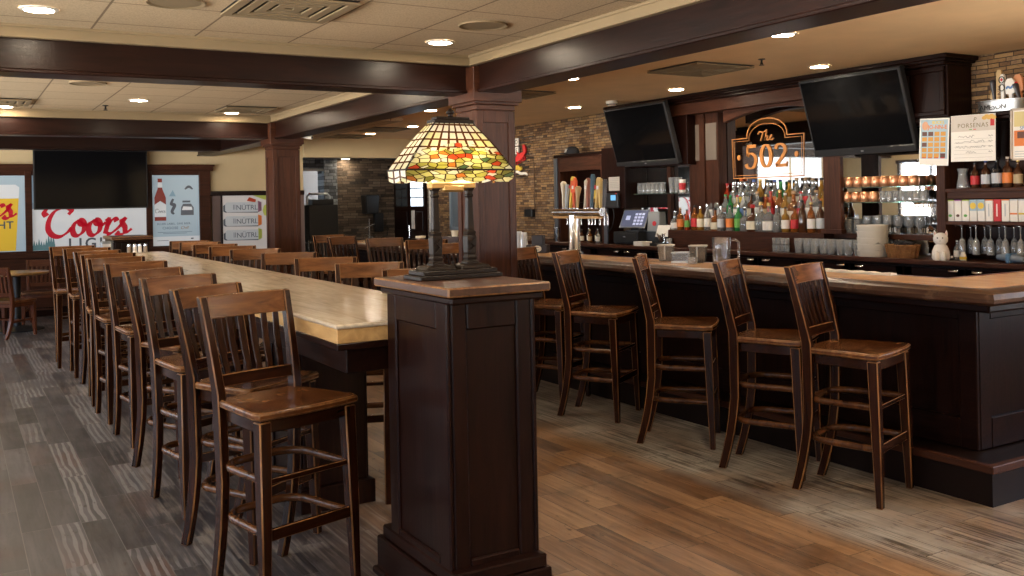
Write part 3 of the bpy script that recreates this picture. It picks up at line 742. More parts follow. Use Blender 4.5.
# smoky caddies, clear box, little glasses
SMOKE = P('smoky_brown_acrylic', (.40, .32, .24), .15, trans=.75)
def caddy(label, x, y, w, h):
    t = thing('napkin_caddy', label, 'caddy', (x, y, 1.069), R(-52)); t['group'] = 'caddies on the bar'
    m = MB(); m.zloft([(0, 0, 0, w * .82, .08), (0, 0, h, w, .095)]); m.build('box', SMOKE, t, bevel=.004)
    m = MB(); m.box(-w / 2 - .004, w / 2 + .004, -.052, .052, h, h + .012); m.box(-.006, .006, -.056, -.05, h * .1, h); m.build('lid', P('beige_lid', (.42, .36, .29), .4), t, bevel=.003)
caddy('smoky brown plastic caddy on the bar, left of the clear box', 4.74, 5.66, .115, .115); caddy('smoky brown plastic caddy on the bar, right of the clear box', 4.76, 5.32, .12, .12)
t = thing('clear_box', 'clear plastic box between the two smoky caddies on the bar', 'box', (4.70, 5.42, 1.069), R(-52))
m = MB(); m.box(-.075, .075, -.05, .05, 0, .006)
for a in (-1, 1): m.box(*sorted((a * .071, a * .075)), -.05, .05, .006, .075); m.box(-.075, .075, *sorted((a * .046, a * .05)), .006, .075)
m.build('box', P('frosted_acrylic', (.85, .86, .86), .12, trans=.85), t); m = MB()
for a in (-1, 1): m.tube([(-.077, a * .05, .076), (.077, a * .05, .076)], .004, 6); m.tube([(a * .075, -.05, .076), (a * .075, .05, .076)], .004, 6)
m.box(-.078, .078, -.053, .053, 0, .012); m.build('rim', P('milky_plastic', (.70, .70, .68), .3), t)
tumb = [(0, 0), (.030, 0), (.034, .004), (.038, .085), (.0365, .087), (.034, .083), (.029, .012), (0, .012)]
for lab, x, y, s in (('small clear glass on the bar by the third stool back', 4.66, 5.86, .62), ('short clear glass on the bar beside the pitcher', 4.66, 5.27, .55)):
    o = lathe_obj('bar_glass', [(r, z * s) for r, z in tumb], GLASS); solo(o, lab, 'glass', (x, y, 1.069), 'small glasses on the bar')
# plastic cup stacks, napkin holder, flowers at the far part of the bar
cupm = P('frosted_plastic_cup', (.82, .80, .76), .3, trans=.45)
for i, (x, y, h) in enumerate(((4.70, 7.98, .185), (4.74, 7.86, .19), (4.72, 7.73, .185))):
    pr = []; z = 0; 
    pr = [(0, 0), (.030, 0)]
    for k in range(7): z = .012 + k * .012; pr += [(.031 + k * .0002, z), (.0335, z + .002), (.0325, z + .008)]
    pr += [(.044, h), (.042, h), (.030, .03), (0, .03)]
    o = lathe_obj('cup_stack', [(r, h - zz) for r, zz in pr], cupm); solo(o, '%s clear plastic cup stack from the left, on the bar beside the column' % ('first second third'.split()[i]), 'cups', (x, y, 1.069), 'plastic cup stacks on the bar')
t = thing('napkin_holder', 'dark napkin holder with a pale emblem beside the plastic cups', 'napkin holder', (4.70, 7.45, 1.069), R(-48))
m = MB(); m.box(-.10, .10, -.06, .06, 0, .075); m.box(-.05, .06, -.04, .04, .07, .165); m.build('holder', P('dark_card', (.025, .015, .012), .5), t, bevel=.004)
m = MB(); m.ribbon([(-.02 + .038 * cos(a / 8 * 2 * pi) , .04 + .022 * sin(a / 8 * 2 * pi)) for a in range(9)], .012, None, 0, .002); m.prism([(-.055, .03), (.015, .03), (.015, .05), (-.055, .05)], 0, .002); o = m.build('emblem', CREAM, t); o.rotation_euler = (R(90), 0, 0); o.location = (.03, -.062, 0)
t = thing('condiment_caddy', 'dark caddy with a cream cup on the far part of the bar, behind the lamp', 'caddy', (4.72, 9.3, 1.069), R(-48))
m = MB(); m.box(-.12, .12, -.06, .06, 0, .11); m.build('holder', P('dark_card_brown', (.05, .028, .022), .5), t, bevel=.004)
m = MB(); m.lathe([(0, .1), (.03, .1), (.04, .165), (.045, .175), (0, .175)], 14, (.06, 0, 0)); m.build('cup', CREAM, t, 40)
m = MB(); m.box(-.05, .0, -.064, -.058, .04, .07); m.build('badge', RED, t)
t = thing('candle_jar', 'low brown jar with pale rim on the bar left of the lamp posts', 'jar', (4.72, 10.05, 1.069))
m = MB(); m.lathe([(0, 0), (.05, 0), (.055, .06), (.05, .075), (0, .075)], 16); m.build('jar', P('brown_glass', (.12, .05, .03), .2), t, 40)
m = MB(); m.lathe([(0, .075), (.06, .075), (.06, .1), (0, .1)], 16); m.build('lid', CREAM, t, 40)
t = thing('menu_holder', 'pair of dark menu cards standing on the far part of the bar', 'menu', (4.75, 9.75, 1.069), R(-40))
m = MB(); m.box(-.04, .04, -.01, .01, 0, .2); m.build('card', BLACK, t); m = MB(); m.box(-.05, .05, -.03, .03, 0, .012); m.build('stand', PLASTIC, t)

# beer tower: chrome column, cross tube, handles
t = thing('beer_tower', 'chrome T-shaped draught beer tower on the bar', 'beer tower', (4.82, 7.02, 1.069))
m = MB(); m.lathe([(0, 0), (.085, 0), (.085, .012), (.058, .022), (.052, .03), (.052, .345), (0, .345)], 24); m.build('column', CHROME, t, 40)
m = MB(); m.tube([(0, -.42, .375), (0, .31, .375)], .030, 16)
for e in (-.42, .31): m.tube([(0, e - .008, .375), (0, e + .008, .375)], .036, 16)
m.build('cross_tube', CHROME, t, 40)
m = MB(); m.box(-.035, .03, -.40, .30, .318, .340); m.build('under_panel', TOPE, t, bevel=.006)
tapw = [P('ivory_tap', (.66, .56, .42), .35), P('yellow_tap', (.72, .48, .07), .35), P('red_orange_tap', (.68, .10, .03), .35), P('tan_tap', (.50, .33, .15), .4), P('teal_tap', (.04, .085, .12), .35), P('rust_tap', (.30, .09, .05), .4), P('gold_tap', (.60, .40, .13), .35), P('dark_tap', (.05, .045, .05), .35), P('grey_tap', (.36, .38, .40), .4)]
def tap_shape(kind, h):
    m = MB()
    if kind == 0: m.lathe([(0, 0), (.014, 0), (.018, h * .5), (.030, h * .8), (.034, h * .92), (.016, h), (0, h)], 12, sy=.7)
    elif kind == 1: m.zloft([(0, 0, 0, .022, .026), (0, 0, h * .3, .024, .028), (0, 0, h * .8, .028, .042), (0, 0, h * .93, .028, .046), (0, 0, h, .024, .028)])
    elif kind == 2: m.zloft([(0, 0, 0, .02, .02), (0, 0, h * .5, .026, .03), (0, 0, h * .52, .03, .075), (0, 0, h * .88, .03, .075), (0, 0, h, .02, .04)])
    else: m.zloft([(0, 0, 0, .022, .022), (0, 0, h * .5, .028, .026), (0, 0, h * .92, .032, .036), (0, 0, h, .026, .02)])
    return m
for i, (y, k, mt, h) in enumerate(((.24, 0, 0, .25), (.195, 3, 8, .22), (.13, 1, 1, .29), (.07, 2, 2, .28), (.02, 0, 3, .20), (-.10, 0, 0, .26), (-.15, 1, 5, .27), (-.20, 3, 4, .30), (-.27, 1, 6, .27), (-.335, 1, 6, .26), (-.385, 3, 7, .25))):
    o = tap_shape(k, h).build('tap_handle', tapw[mt], t, 50, bevel=.003); o.location = (.05, y, .41); o.rotation_euler = (R(-4 + 5 * (i % 3)), R(4), 0)
    m = MB(); m.tube([(.02, y, .385), (.065, y, .385), (.085, y, .34), (.088, y, .26)], .009, 8); m.lathe([(0, .375), (.014, .375), (.011, .415), (0, .415)], 10, (.05, y, 0)); m.build('faucet', CHROME, t, 50)
    if k in (1, 2):
        m = MB(); m.prism([(.0, .0), (.026, .0), (.026, .03), (0, .03)], 0, .002); q = m.build('tap_badge', [PAPER, BLUE, RED][i % 3], o); q.rotation_euler = EAST; q.location = (-.0305 if k == 1 else -.016, .013, h * .62)

# ------------------------------------------------------------------ back bar
UW = 1.14
unit = thing('base_cabinet', '', 'cabinet', (7.06, 4.707, 0))
m = MB(); m.box(.02, .38, -UW / 2, UW / 2, .1, .952); m.box(.06, .38, -UW / 2, UW / 2, 0, .1); m.build('body', DW['z'], unit)
for s in (-1, 1):
    dm = MB(); a, b = sorted((s * .008, s * (UW / 2 - .012))); dm.box(0, .02, a, b, .14, .925); d = dm.build('door', DW['y'], unit, bevel=.004)
    f = MB()
    for zz in (.14, .855): f.box(-.008, 0, a, b, zz, zz + .07)
    for yy in (a, b - .07): f.box(-.008, 0, yy, yy + .07, .14, .925)
    f.build('door_frame', DW['y'], d, bevel=.003)
    c = MB(); y = s * .105
    c.loft([[(-.008 - .024 * sin(pi * q / 6) ** .7 * sin(pi * w / 5 * .5 + .0), y + .045 * cos(pi * q / 6), .900 + .024 * cos(pi * w / 5 * .5)) for q in range(7)] for w in range(6)], cap=False)
    q = c.build('cup_pull', CHROME, d, 60); md = q.modifiers.new('thick', 'SOLIDIFY'); md.thickness = .002
names = ['nearest, right of the white cat figurine side', 'below the copper mugs', 'below the right half of the liquor bottles', 'below the left half of the liquor bottles', 'below the payment terminal', 'behind the beer tower', 'at the far left end']
unit['label'] = 'dark double-door back bar base cabinet below the hanging wine glasses'; unit['group'] = 'back bar base cabinets'
for k, nm in ((-1, 'nearest the camera, cut off at right edge'), (1, 'below the copper mugs'), (2, 'below the right half of the liquor bottles'), (3, 'below the left half of the liquor bottles'), (4, 'below the payment terminal'), (5, 'behind the beer tower')):
    dup(unit, 'dark double-door back bar base cabinet ' + nm, (7.06, 4.707 + UW * k, 0), group='back bar base cabinets')
o = MB().box(7.0, 7.45, 2.55, 11.7, .953, .993).build('back_counter', BR['y'], None, bevel=.006); tag(o, 'dark wooden worktop running along the whole back bar', 'worktop')

F = thing('back_bar_frame', 'dark wood back bar frame with crown, pilasters and arched mirror bay', 'back bar', (7.1, 7.0, 0))
def fb(m, x0, x1, y0, y1, z0, z1): m.box(x0 - 7.1, x1 - 7.1, y0 - 7, y1 - 7, z0, z1)
m = MB(); fb(m, 7.15, 7.424, 6.22, 8.50, .994, 1.188); fb(m, 7.285, 7.424, 5.04, 6.22, 1.14, 1.188); m.build('bottle_step', BR['y'], F, bevel=.004)
m = MB(); fb(m, 7.265, 7.44, 6.22, 8.1, 1.188, 1.285); m.build('bottle_step', BR['y'], F, bevel=.004)
m = MB(); fb(m, 7.355, 7.44, 6.22, 8.1, 1.365, 1.385); fb(m, 7.355, 7.44, 6.9, 8.1, 1.285, 1.365); m.build('bottle_step', BR['y'], F, bevel=.004)
m = MB(); fb(m, 7.425, 7.44, 5.04, 9.35, 1.0, 2.50); m.build('mirror', MIRROR, F)
for (a, b, px) in ((7.79, 8.27, 7.29), (6.0, 6.2, 7.13)):
    m = MB(); xb = 7.42 if b - a > .3 else 7.18; fb(m, px, xb, a, b, 1.188, 2.5); cm = (a + b) / 2
    if b - a > .3: fb(m, px - .025, px, cm - .04, cm + .04, 1.188, 2.5)
    fb(m, px - .02, xb, a - .02, b + .02, 1.188, 1.23)
    m.build('pilaster', BR['z'], F, bevel=.004)
    if b - a > .3:
        m = MB(); fb(m, px - .008, px + .001, a + .02, cm - .05, 1.97, 2.38); fb(m, px - .008, px + .001, cm + .05, b - .01, 1.97, 2.38)
        m.build('pilaster_panel', P('taupe_panel', (.16, .125, .098), .5), F, bevel=.002)
m = MB(); fb(m, 7.08, 7.42, 9.20, 9.68, 1.44, 2.2); m.build('side_panel', DW['z'], F, bevel=.004)
m = MB(); fb(m, 7.36, 7.42, 8.69, 8.75, 1.0, 1.93); m.build('upright', BR['z'], F, bevel=.003)
m = MB(); fb(m, 7.16, 7.42, 8.15, 9.5, 1.93, 2.50); m.build('screen_box', DW['z'], F, bevel=.004)
m = MB(); fb(m, 7.12, 7.44, 4.87, 6.1, 2.187, 2.62); m.build('screen_box', DW['z'], F, bevel=.004)
m = MB()
for a, b, c, d in ((4.89, 5.27, 2.565, 2.61), (4.89, 5.27, 2.20, 2.24), (4.89, 4.935, 2.24, 2.565), (5.225, 5.27, 2.24, 2.565)): fb(m, 7.095, 7.12, a, b, c, d)
m.build('box_frame', DW['z'], F, bevel=.006)
m = MB(); fb(m, 7.13, 7.44, 5.9, 9.5, 2.49, 2.63); m.build('frieze', BR['y'], F, bevel=.004)
m = MB()
for e, z0, z1 in ((.0, 2.615, 2.645), (.035, 2.64, 2.665), (.06, 2.66, 2.699)): fb(m, 7.06 - e if True else 0, 7.44, 4.86 - e, 9.52, z0, z1)
m.build('crown', DW['y'], F, bevel=.006)
m = MB()
arch = [(-7, 0)]
pts = [(6.2, 2.36)] + [(6.2 + 1.43 * k / 14, 2.36 + .105 * sin(pi * k / 14)) for k in range(1, 14)] + [(7.63, 2.36), (7.63, 2.5), (6.2, 2.5)]
m.extr([(y - 7, z) for y, z in pts], 'x', 7.22 - 7.1, 7.30 - 7.1); m.build('arch_header', BR['y'], F, bevel=.003)
# house sign painted on the mirror glass
GOLD = P('copper_leaf', (.62, .24, .055), .38)
S = thing('mirror_sign', 'copper-coloured lettering with a double outline on the arched back bar mirror', 'sign', (7.42, 7.195, 1.98), rot=EAST)
m = MB()
for off, w in ((0, .012), (.028, .006)):
    o_ = .51 - off; b_ = -.225 + off; t_ = .205 - off; r = .285 - off
    pts = [(-r, t_), (-o_, t_), (-o_ + .012, b_), (o_ - .012, b_), (o_, t_), (r, t_)]
    dome = [(r * cos(a / 16 * pi), t_ - .035 + (.195 - off) * sin(a / 16 * pi) ** .8 + .035 * (1 if 0 < a < 16 else 1)) for a in range(17)]
    m.ribbon(pts, w, None, 0, .002, smooth=1); m.ribbon(dome, w, None, 0, .002, smooth=1)
for x in (-.41, .41): m.prism([(x + .026 * cos(a / 12 * 2 * pi), .0 + .03 * sin(a / 12 * 2 * pi)) for a in range(12)], 0, .003)
m.build('outline', GOLD, S)
m = MB(); nib = 0
def dig(dx, strokes):
    for pts, w0, w1, sm in strokes: m.ribbon([(dx + x * .9, -.125 + y) for x, y in pts], w0, w1, 0, .004, nib=0, smooth=sm)
dig(-.30, [([(.02, .237), (.165, .240)], .034, .034, 1), ([(.03, .235), (.022, .135)], .016, .03, 1), ([(.022, .135), (.05, .158), (.10, .158), (.15, .12), (.155, .07), (.12, .015), (.06, .002), (.01, .02), (0, .05)], .016, .044, 6)])
dig(-.09, [([(.09 + .075 * cos(pi / 2 + 2 * pi * k / 20), .125 + .115 * sin(pi / 2 + 2 * pi * k / 20)) for k in range(21)], .014, .048, 2)])
dig(.125, [([(.005, .19), (.02, .225), (.075, .24), (.135, .215), (.145, .165), (.11, .115), (.05, .06), (.005, .022)], .018, .044, 6), ([(.0, .017), (.165, .019)], .034, .034, 1), ([(.165, .0), (.172, .055)], .014, .014, 1)])
m.build('numerals', GOLD, S, smooth=30)
m = MB()
m.ribbon([(-.12, .235), (-.10, .262), (-.05, .255), (.01, .275)], .013, None, 0, .003); m.ribbon([(-.045, .258), (-.065, .21), (-.085, .165)], .014, None, 0, .003)
m.ribbon([(.005, .262), (-.015, .21), (-.032, .165), (-.015, .205), (.012, .212), (.012, .19), (.008, .168), (.03, .172), (.055, .19), (.078, .207), (.072, .217), (.055, .205), (.05, .18), (.07, .166), (.10, .185)], .012, None, 0, .003)
m.build('script', GOLD, S)

# ------------------------------------------------------------------ screens over the bar
def slanted_tv(label, y0, y1, xb, zb, xt, zt):
    L_ = math.hypot(xb - xt, zt - zb); W_ = y1 - y0; ang = math.atan2(xb - xt, zt - zb)
    t = thing('television', label, 'television', (xb, (y0 + y1) / 2, zb), rot=(0, -ang, 0))
    m = MB(); m.box(0, .07, -W_ / 2, W_ / 2, 0, L_); m.build('casing', PLASTIC, t, bevel=.008)
    m = MB(); m.box(-.003, 0, -W_ / 2 + .025, W_ / 2 - .025, .07, L_ - .025); m.build('screen', SCREEN, t)
    m = MB(); m.box(-.005, 0, -W_ / 2 + .004, W_ / 2 - .004, .004, .062); m.build('speaker_bar', PLASTIC, t, bevel=.006)
    m = MB(); m.box(-.007, -.005, -.014, .014, .028, .040); m.build('badge', P('grey_badge', (.4, .4, .4), .4, .5), t)
    m = MB(); m.tube([(.07, 0, L_ * .5), (.13, 0, L_ * .46)], .03, 8); m.box(.065, .08, -.2, .2, L_ * .3, L_ * .7); m.build('wall_arm', BLACK, t)
slanted_tv('black flat television tilted over the bar, right of the mirror sign', 5.17, 6.28, 7.12, 1.915, 6.90, 2.63)
slanted_tv('black flat television tilted over the bar, left of the mirror sign', 8.22, 9.36, 7.09, 1.94, 6.885, 2.645)
# ------------------------------------------------------------------ liquor bottles
GL = {'clear': P('clear_bottle_glass', (.93, .95, .95), .04, trans=.84, spec=1.0), 'amber': P('amber_spirit', (.42, .13, .025), .06, trans=.55, coat=.5), 'brown': P('dark_brown_glass', (.06, .022, .010), .08, coat=.5),
      'green': P('green_glass', (.03, .22, .06), .07, trans=.35, coat=.5), 'red': P('red_spirit', (.45, .05, .02), .07, trans=.4, coat=.5), 'gold': P('golden_spirit', (.62, .32, .06), .06, trans=.6, coat=.5),
      'black': P('black_glass', (.012, .012, .014), .1, coat=.5), 'blue': P('blue_glass', (.03, .10, .30), .08, trans=.3, coat=.5)}
LB = {'cream': CREAM, 'white': PAPER, 'red': RED, 'orange': ORANGE, 'green': P('green_label', (.14, .36, .06), .5), 'black': P('black_label', (.02, .02, .02), .5), 'yellow': YELLOW, 'blue': BLUE, 'tan': P('tan_label', (.42, .32, .18), .5), 'grey': LGREY, 'no': None}
CP = {'black': BLACK, 'red': P('red_cap', (.5, .02, .02), .35), 'white': WHITE, 'gold': P('gold_cap', (.55, .38, .12), .35, .6), 'green': P('green_cap', (.02, .25, .06), .4), 'wooden': P('cork_stopper', (.45, .28, .15), .6), 'silver': CHROME, 'orange': P('orange_cap', (.65, .14, .03), .4), 'blue': P('blue_cap', (.05, .1, .32), .4)}
SHAPE = {  # r(z) profiles in units of height; label from..to
    'round': ([(0, 0), (.13, 0), (.135, .02), (.135, .58), (.11, .66), (.05, .74), (.045, .9), (.05, .92), (.045, .93), (0, .93)], .14, .48),
    'tall': ([(0, 0), (.105, 0), (.11, .02), (.11, .55), (.09, .66), (.045, .78), (.04, .92), (.045, .94), (0, .94)], .14, .46),
    'squat': ([(0, 0), (.19, 0), (.2, .03), (.2, .42), (.17, .54), (.06, .64), (.055, .86), (.065, .88), (0, .88)], .08, .38),
    'flask': ([(0, 0), (.17, 0), (.18, .03), (.185, .35), (.15, .55), (.05, .68), (.045, .88), (.055, .9), (0, .9)], .06, .36)}
_bc = {}
def bottle(name, shape, glass, lab, cap, h, loc, label, group, rz=0, cat='bottle', sq=False):
    pr, l0, l1 = SHAPE[shape]; pr = [(r * 1.2, z) for r, z in pr]; key = (shape, round(h, 3), sq)
    n = 4 if sq else 16
    if key not in _bc:
        a = math.pi / 4
        mk = lambda prof: MB().lathe(prof, n)
        body = mk([(r * h * (1.2 if sq and z < .6 else 1), z * h) for r, z in pr]); rr = max(r for r, z in pr) * h * (1.2 if sq else 1)
        lm = mk([(rr + .0012, l0 * h), (rr + .0012, l1 * h)]); top = pr[-1][1]; cr = pr[-2][0]
        cm = MB().lathe([(0, (top - .005) * h), (cr * h * 1.05, (top - .005) * h), (cr * h * 1.05, h), (0, h)], 10)
        if top < .9: cm = MB().lathe([(0, (top - .01) * h), (cr * h, (top - .01) * h), (cr * h * 1.15, (top + .02) * h), (cr * h * 1.1, h), (0, h)], 10)
        _bc[key] = (body, lm, cm)
    body, lm, cm = _bc[key]
    t = thing(name, label, cat, loc, rz, group)
    for mb, nm, mt in ((body, 'glass_body', GL[glass]), (lm, 'label', LB[lab]), (cm, 'cap', CP[cap])):
        if mt is None: continue
        kk = (key, nm, mt.name)
        if kk not in _bc: _bc[kk] = mb.mesh(nm, mt, 40)
        link(_bc[kk], nm, t)
    return t
FRONT = [('squat', 'clear', 'white', 'silver', .20), ('round', 'amber', 'orange', 'wooden', .24), ('tall', 'red', 'green', 'black', .22), ('round', 'amber', 'red', 'black', .26), ('round', 'gold', 'cream', 'silver', .25), ('tall', 'clear', 'white', 'silver', .27),
         ('flask', 'amber', 'cream', 'black', .235), ('round', 'clear', 'grey', 'silver', .25), ('round', 'clear', 'orange', 'black', .26), ('round', 'green', 'green', 'silver', .26), ('squat', 'clear', 'no', 'silver', .24), ('squat', 'brown', 'cream', 'red', .265),
         ('flask', 'clear', 'no', 'gold', .29), ('flask', 'clear', 'white', 'gold', .28), ('round', 'clear', 'no', 'silver', .25), ('round', 'gold', 'white', 'black', .24), ('round', 'amber', 'red', 'black', .25), ('tall', 'brown', 'no', 'black', .30), ('tall', 'amber', 'white', 'gold', .28), ('tall', 'brown', 'grey', 'black', .29)]
MID = [('round', 'black', 'black', 'black', .26), ('tall', 'clear', 'white', 'silver', .27), ('round', 'clear', 'grey', 'blue', .29), ('round', 'clear', 'no', 'green', .28), ('round', 'green', 'no', 'green', .27), ('round', 'clear', 'white', 'red', .27), ('tall', 'clear', 'blue', 'silver', .29), ('round', 'brown', 'cream', 'black', .28),
       ('round', 'clear', 'white', 'wooden', .30), ('round', 'amber', 'tan', 'gold', .27), ('tall', 'red', 'red', 'red', .30), ('round', 'amber', 'black', 'gold', .31), ('round', 'gold', 'white', 'white', .28), ('flask', 'amber', 'cream', 'wooden', .30), ('tall', 'clear', 'red', 'red', .29), ('tall', 'clear', 'white', 'silver', .30), ('round', 'clear', 'grey', 'wooden', .30), ('tall', 'gold', 'cream', 'black', .31)]
BACK = [('tall', 'green', 'white', 'white', .33), ('tall', 'red', 'black', 'red', .30), ('round', 'clear', 'grey', 'silver', .31), ('tall', 'clear', 'yellow', 'orange', .34), ('round', 'clear', 'white', 'black', .32), ('round', 'clear', 'no', 'blue', .33), ('tall', 'gold', 'black', 'gold', .33), ('tall', 'clear', 'red', 'black', .32),
        ('round', 'clear', 'orange', 'blue', .32), ('round', 'green', 'tan', 'green', .30), ('round', 'gold', 'tan', 'black', .31), ('tall', 'clear', 'cream', 'wooden', .33), ('tall', 'clear', 'red', 'wooden', .33), ('tall', 'clear', 'cream', 'wooden', .32), ('tall', 'gold', 'no', 'black', .32), ('squat', 'gold', 'orange', 'wooden', .33), ('round', 'gold', 'cream', 'wooden', .32)]
gname = {'clear': 'clear glass', 'amber': 'amber', 'brown': 'dark brown', 'green': 'green', 'red': 'red', 'gold': 'golden', 'black': 'black', 'blue': 'blue'}
for row, lst, x, z, ya, yb in (('front', FRONT, 7.205, 1.189, 8.44, 6.30), ('middle', MID, 7.31, 1.286, 8.02, 6.34), ('back', BACK, 7.39, 1.386, 7.86, 6.26)):
    n = len(lst)
    for i, (sh, g, lb, cp, h) in enumerate(lst):
        y = ya + (yb - ya) * i / (n - 1)
        word = 'no label' if lb == 'no' else lb + ' label'
        bottle('liquor_bottle', sh, g, lb, cp, h * 1.06, (x + random.uniform(-.012, .012), y + random.uniform(-.014, .014), z), '%s bottle, %s, %s cap, %s from left in %s liquor row' % (gname[g], word, cp, ORD[i], row), row + ' row of liquor bottles', random.uniform(0, 6))

# ------------------------------------------------------------------ glass shelves and glassware
def shelf(label, y0, y1, z):
    o = MB().box(7.19, 7.355 if y0 > 8 else 7.42, y0, y1, z - .008, z).build('glass_shelf', GLASSG, None, bevel=.001); tag(o, label, 'shelf', 'green edged glass shelves'); return o
shelf('upper glass shelf right of the bottles, holding a row of copper mugs', 5.10, 6.19, 1.62); shelf('lower glass shelf right of the bottles, copper mugs and clear tumblers', 5.10, 6.19, 1.482)
shelf('glass shelf left of the bottles, under the left television', 8.285, 9.18, 1.615)
def row_of(mesh, name, cat, group, lab, pts, rz=None):
    for i, p in enumerate(pts):
        o = link(mesh, name); o.location = p; o.rotation_euler = (0, 0, random.uniform(0, 6) if rz is None else rz); tag(o, lab % ORD[i], cat, group)
mug = MB().lathe([(0, .095), (.034, .095), (.042, .086), (.0485, .06), (.0485, .035), (.043, .012), (.037, 0), (.034, 0), (.030, .02), (0, .02)], 18).mesh('copper_mug', COPPER, 40)
row_of(mug, 'copper_mug', 'mug', 'copper mugs on the upper glass shelf', 'copper mug, %s from the left on the upper glass shelf', [(7.23, 6.075 - i * .098, 1.6205) for i in range(9)])
row_of(mug, 'copper_mug', 'mug', 'copper mugs on the lower glass shelf', 'copper mug, %s from the left on the lower glass shelf', [(7.23, 6.10 - i * .098, 1.4825) for i in range(5)])
tumbler = MB().lathe([(0, 0), (.030, 0), (.034, .004), (.040, .095), (.039, .097), (.037, .094), (.031, .012), (0, .012)], 16).mesh('tumbler', GLASS, 40)
row_of(tumbler, 'tumbler', 'glass', 'tumblers on the lower glass shelf', 'clear tumbler, %s from left on lower glass shelf beside the mugs', [(7.23, 5.60 - i * .068, 1.4825) for i in range(7)])
gob = MB().lathe([(0, 0), (.030, 0), (.030, .004), (.006, .012), (.006, .05), (.034, .075), (.042, .11), (.036, .165), (.0345, .165), (.040, .11), (.03, .08), (0, .066)], 16).mesh('goblet', GLASS, 40)
row_of(gob, 'goblet', 'glass', 'stemmed goblets on the step', 'clear stemmed goblet, %s from the left on the step under the mugs', [(7.33 + .05 * (i % 2), 5.86 - i * .056, 1.189) for i in range(11)])
hur = MB().lathe([(0, 0), (.032, 0), (.036, .02), (.038, .09), (.030, .10), (.036, .13), (.0345, .13), (.029, .10), (.035, .02), (0, .012)], 16).mesh('beer_glass', GLASS, 40)
row_of(hur, 'beer_glass', 'glass', 'beer glasses on the step', 'rounded clear beer glass, %s from the left on the step under the mugs', [(7.33 + .045 * (i % 2), 6.17 - i * .05, 1.189) for i in range(6)])
pint = MB().lathe([(0, 0), (.034, 0), (.036, .004), (.046, .10), (.0455, .145), (.044, .145), (.043, .10), (.033, .012), (0, .012)], 18).mesh('pint_glass', GLASS, 40)
row_of(pint, 'pint_glass', 'glass', 'pint glasses on the counter', 'clear pint glass, %s from the left in front of the bottles step', [(7.085 + .012 * (i % 2), 6.47 - i * .098, .994) for i in range(10)])
shot = MB().lathe([(0, 0), (.020, 0), (.026, .07), (.0245, .07), (.019, .014), (0, .014)], 14).mesh('shot_glass', GLASS, 40)
k = 0
for r in range(2):
    for i in range(4):
        o = link(shot, 'shot_glass'); o.location = (7.10, 6.80 - i * .055, .994 + r * .072); tag(o, 'shot glass, %s from left in the %s layer of the little stack' % (ORD[i], ('lower', 'upper')[r]), 'glass', 'stacked shot glasses')
row_of(hur, 'beer_glass', 'glass', 'glasses on the left glass shelf', 'clear glass, %s from the left on the shelf under left television', [(7.25, 9.12 - i * .085, 1.616) for i in range(6)])
pilsner = MB().lathe([(0, 0), (.034, 0), (.036, .01), (.048, .18), (.0465, .18), (.034, .016), (0, .016)], 16).mesh('tall_glass', GLASS, 40)
row_of(pilsner, 'tall_glass', 'glass', 'tall glasses on the left glass shelf', 'tall clear glass, %s from left at right end of left shelf', [(7.25, 8.52, 1.616), (7.25, 8.42, 1.616)])
t = thing('souvenir_tumbler', 'white tumbler with a red and blue stripe at right end of left shelf', 'glass', (7.24, 8.335, 1.616))
MB().lathe([(0, 0), (.034, 0), (.042, .15), (.040, .15), (.033, .01), (0, .01)], 16).build('cup', WHITE, t, 40); MB().lathe([(.0365, .03), (.0405, .11)], 16).build('stripe', RED, t, 40)
o = link(tumbler, 'tumbler'); o.location = (7.10, 8.42, .994); tag(o, 'single clear tumbler on the counter left of the bottle step', 'glass')
o = MB().lathe([(0, 0), (.05, 0), (.05, .05), (.045, .055), (.04, .02), (0, .02)], 16).build('candle_holder', CREAM, None, 40); solo(o, 'small round cream dish at the left of the upper mug shelf', 'dish', (7.23, 6.165, 1.6205)); o.scale = (.55, .55, .7)

# white tubs, basket, cat, little bottles, bar gun
PLW = P('white_plastic', (.72, .68, .60), .35)
for i in range(5):
    o = MB().lathe([(0, 0), (.125, 0), (.130, .01), (.133, .045), (.137, .048), (.137, .056), (.13, .056), (.12, .012), (0, .012)], 28).build('white_tub', PLW, None, 40)
    solo(o, 'white round tub, %s from the bottom of the stack on the counter' % ORD[i], 'tub', (7.142, 5.66, .994 + i * .0565), 'stack of white tubs')
WICK = wood('wicker', (.16, .065, .02), (.36, .17, .06), 'x', .55, 0, .4, .5)
t = thing('wicker_basket', 'oval brown wicker basket filled with black napkins on the counter', 'basket', (7.125, 5.34, .994))
m = MB()
for k in range(8): z = .006 + k * .0145; m.tube([((.075 + .012 * k / 8) * cos(a / 20 * 2 * pi), (.125 + .03 * k / 8) * sin(a / 20 * 2 * pi), z) for a in range(20)], .0085, 6, closed=True)
m.lathe([(0, 0), (.1, 0), (.1, .006), (0, .006)], 20, sx=.75, sy=1.25); m.build('weave', WICK, t, 60)
m = MB()
for a in range(20): m.tube([(.084 * cos(a / 20 * 2 * pi), .135 * sin(a / 20 * 2 * pi), 0), (.097 * cos(a / 20 * 2 * pi), .165 * sin(a / 20 * 2 * pi), .118)], .004, 5)
m.build('stakes', WICK, t)
m = MB(); random.seed(3)
for k in range(22):
    a = random.uniform(0, 6.28); r = random.uniform(0, .8)
    m.obox(Matrix.Translation((.07 * r * cos(a), .12 * r * sin(a), .11 + random.uniform(0, .03))) @ Matrix.Rotation(random.uniform(0, 6), 4, 'Z') @ Matrix.Rotation(random.uniform(-.6, .6), 4, 'X'), .06, .05, .012)
m.build('napkins', P('black_napkin', (.02, .018, .018), .8), t, bevel=.004)
